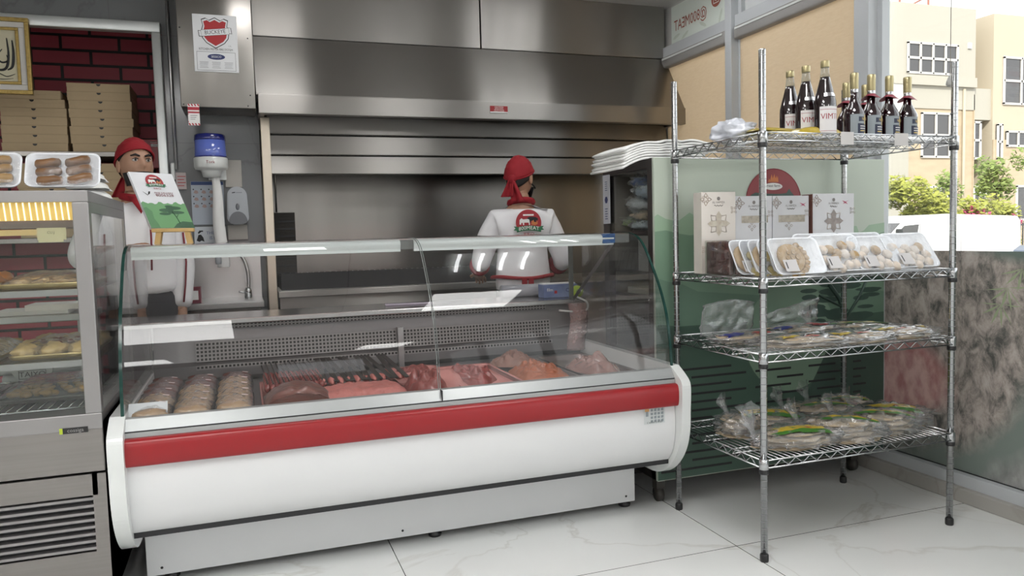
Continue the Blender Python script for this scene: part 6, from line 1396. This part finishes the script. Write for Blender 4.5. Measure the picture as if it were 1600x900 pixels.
def win(x0, x1, z0, z1, nx, nz, y=26.0, sill=True):
    w = MB(); w.box(x0, x1, y-.02, y+.05, z0, z1, wdk); f = finish('window', w, wdk, bd)
    w = MB(); t = .07
    w.box(x0-.02, x1+.02, y-.08, y-.02, z1-t, z1+.02); w.box(x0-.02, x1+.02, y-.08, y-.02, z0-.02, z0+t); w.box(x0-.02, x0+t, y-.08, y-.02, z0, z1); w.box(x1-t, x1+.02, y-.08, y-.02, z0, z1)
    for i in range(1, nx): x = x0+(x1-x0)*i/nx; w.box(x-.04, x+.04, y-.08, y-.02, z0, z1)
    for i in range(1, nz): z = z0+(z1-z0)*i/nz; w.box(x0, x1, y-.08, y-.02, z-.05, z+.05)
    finish('window_frame', w, wfr, f)
win(27.46, 30.34, 7.78, 9.1, 4, 2); win(28.33, 30.0, 4.17, 6.12, 2, 2, 26.05); win(31.45, 31.9, 4.13, 5.8, 1, 2, 26.1); win(32.75, 33.05, 4.1, 5.7, 1, 2, 25.95)
win(33.15, 36.5, 6.62, 8.75, 3, 2, 26.0); win(33.35, 36.2, 4.7, 5.4, 4, 1, 25.95); win(28.6, 29.9, 1.6, 2.9, 3, 1, 26.05); win(31.5, 32.3, 1.2, 2.9, 2, 1, 26.1); win(34, 35.5, 1.3, 2.9, 2, 1, 25.95)
b = MB(); b.box(30.95, 31.15, 25.93, 26.0, 9.0, 9.25); finish('wall_lamp', b, wfr, bd)
b = MB(); b.tube([(28.6, 27.5, 10.6), (28.6, 27.5, 12)], .05, 6); b.tube([(30.3, 27.5, 10.6), (30.3, 27.5, 12)], .05, 6); b.tube([(28.6, 27.5, 10.9), (30.3, 27.5, 11.7)], .04, 6); b.tube([(28.6, 27.5, 11.7), (31.2, 27.5, 12)], .04, 6); finish('roof_frame', b, mat('rust_frame', (.32, .14, .10), .7), bd)
b = MB(); b.tube([(30.75, 25.95, GZ), (30.75, 25.95, 7.2)], .06, 8); finish('drain_pipe', b, rend2, bd)
# low wall and railing
b = MB(); b.box(17.6, 19.2, 18.3, 18.5, GZ, 1.45); thing('boundary_wall', b, mat('brown_block_wall', (.26, .19, .14), .9), 'brown boundary wall beyond the white van at the left', 'wall')
b = MB()
for k in range(70): x = 19.3+.12*k; b.box(x, x+.03, 18.38, 18.41, GZ, 1.2)
b.box(19.2, 27.8, 18.37, 18.42, 1.1, 1.15); thing('railing', b, mat('dark_railing', (.06, .06, .06), .6), 'dark metal railing behind the van and the bushes', 'railing')
# trees and shrubs: leaf cards with thickness come from small closed tetrahedra
def foliage(nm, lab, cx_, cy_, z0, rx, ry, h_, m, seed, n=900, ls=.10, trunk=True, grp=None, cat_='tree'):
    r = root(nm, lab, cat_, (cx_, cy_, GZ), grp); q = random.Random(seed); b = MB(); vs, fs = [], []
    blobs = [(q.uniform(-.6, .6)*rx, q.uniform(-.6, .6)*ry, z0+h_*q.uniform(.25, .85), q.uniform(.28, .5)) for _ in range(10)]
    for i in range(n):
        bx, by, bz_, br_ = q.choice(blobs); d = Vector((q.gauss(0, 1), q.gauss(0, 1), q.gauss(0, 1))).normalized()*(q.random()**.35)
        c = Vector((cx_+bx+d.x*br_*rx, cy_+by+d.y*br_*ry, bz_+d.z*br_*h_*.55))
        a = Vector((q.gauss(0, 1), q.gauss(0, 1), q.gauss(0, .6))).normalized(); u = a.orthogonal().normalized(); w_ = a.cross(u); s_ = ls*q.uniform(.6, 1.3)
        k = len(vs); vs += [c+a*s_, c-a*s_, c+u*s_*.45, c+w_*s_*.12-u*s_*.45]; fs += [(k, k+2, k+3), (k+1, k+3, k+2), (k, k+3, k+1), (k, k+1, k+2)]
    b.add(vs, fs, None); finish('foliage', b, m, r)
    b = MB(); b.tube([(cx_, cy_, GZ), (cx_+.05, cy_, z0+h_*.3), (cx_-.1, cy_, z0+h_*.6)], [.06, .05, .02], 7)
    for k in range(5): a = k*1.3; b.tube([(cx_, cy_, z0+h_*.12*k*.5), (cx_+rx*.6*math.cos(a), cy_+ry*.5*math.sin(a), z0+h_*(.5+.06*k))], [.03, .012], 5)
    finish('trunk', b, mat('pale_bark', (.30, .24, .18), .9), r)
    return r
lf1 = mat('yellow_green_leaves', (.22, .27, .045), .7, var=.4, vs=2, tint=(.40, .40, .07)); lf2 = mat('fresh_green_leaves', (.13, .22, .05), .7, var=.4, vs=2, tint=(.28, .34, .09)); lf3 = mat('pink_blossom', (.50, .07, .16), .7, var=.3)
foliage('bushy_tree', 'full yellow-green tree in front of the stone wall, left of the rack post', 21.42, 19.70, .4, 1.45, 1.0, 2.5, lf1, 1, 2600, .11)
foliage('bushy_tree', 'lighter shrub right beside the rack post, above the van', 22.74, 20.20, .3, 1.0, .8, 1.9, lf1, 2, 1200, .10)
foliage('flowering_shrub', 'shrub with bright pink blossom above the van roof', 23.82, 19.90, .3, .9, .7, 1.75, lf1, 3, 1000, .10, cat_='shrub')
b_ = foliage('blossom_shrub', 'bright pink bougainvillea blossom cluster above the white van', 23.65, 19.50, .9, .55, .4, .9, lf3, 4, 340, .07, cat_='shrub')
foliage('flowering_shrub', 'yellow-green hedge shrub at the right edge above the van', 25.29, 20.10, .2, 1.3, .8, 1.9, lf1, 5, 1600, .10, cat_='shrub')
foliage('slender_tree', 'feathery green young tree in front of the pale building', 24.20, 20.90, 1.6, .6, .5, 1.6, lf2, 6, 500, .09)
foliage('slender_tree', 'feathery green tree at the right edge in front of the building', 26.59, 21.10, 1.8, 1.2, .8, 2.3, lf2, 7, 1300, .10)
foliage('blossom_shrub', 'small pink blossom at the right edge above the van', 25.59, 19.50, 1.0, .35, .3, .5, lf3, 8, 140, .07, cat_='shrub')
# van
vn = root('white_van', 'white delivery van parked side-on across the street', 'van', (18.7, 16.9, GZ)); vw = mat('van_white', (.80, .80, .80), .3, coat=.6)
side_ = [(16.15, -.25), (16.12, .25), (16.22, .72), (16.42, .98), (16.80, 1.30), (17.45, 1.345), (17.75, 1.47), (18.3, 1.50), (21.05, 1.40), (21.18, 1.25), (21.22, .3), (21.2, -.3)]
b = MB(); b.prism(side_, 16.0, 17.8, 'y'); finish('body', b, vw, vn)
b = MB(); b.prism([(16.50, .92), (16.86, 1.20), (17.36, 1.23), (17.30, .92)], 15.985, 16.0, 'y'); finish('side_window', b, wdk, vn)
b = MB(); b.prism([(16.32, .92), (16.40, .93), (16.78, 1.27), (16.74, 1.28)], 16.05, 17.75, 'y'); finish('windscreen', b, wdk, vn)
b = MB(); b.box(17.40, 17.415, 15.99, 16.0, -.2, 1.25); b.box(18.9, 18.915, 15.99, 16.0, -.2, 1.3); finish('door_seam', b, mat('seam_grey', (.3, .3, .3), .6), vn)
for x in (16.95, 20.4):
    for y in (16.0, 17.62): finish('wheel', MB().tube([(x, y-.02, GZ+.34), (x, y+.2, GZ+.34)], .34, 24), blackp, vn)
b = MB(); b.box(16.55, 16.7, 15.88, 16.0, .95, 1.12, bev=.02); finish('wing_mirror', b, blackp, vn)
# car at the right edge
cr_ = root('dark_car', 'dark blue-grey car just entering at the right edge beside the van', 'car', (22.9, 15.4, GZ)); cm_ = mat('car_blue_grey', (.10, .13, .19), .25, .4, coat=.8)
b = MB(); b.prism([(20.75, -.3), (20.72, .15), (20.80, .42), (21.05, .55), (21.55, .60), (22.0, .92), (23.4, .98), (24.2, .62), (24.7, .5), (24.75, -.3)], 14.7, 16.2+.0 if False else 15.9, 'y'); finish('body', b, cm_, cr_)
b = MB(); b.prism([(21.65, .62), (22.05, .88), (23.3, .92), (23.95, .62)], 14.69, 14.70, 'y'); b.prism([(21.50, .63), (21.98, .93), (22.02, .93), (21.56, .62)], 14.8, 15.8, 'y'); finish('window', b, wdk, cr_)
for x in (21.45, 24.0):
    for y in (14.68, 15.72): finish('wheel', MB().tube([(x, y, GZ+.31), (x, y+.2, GZ+.31)], .31, 20), blackp, cr_)
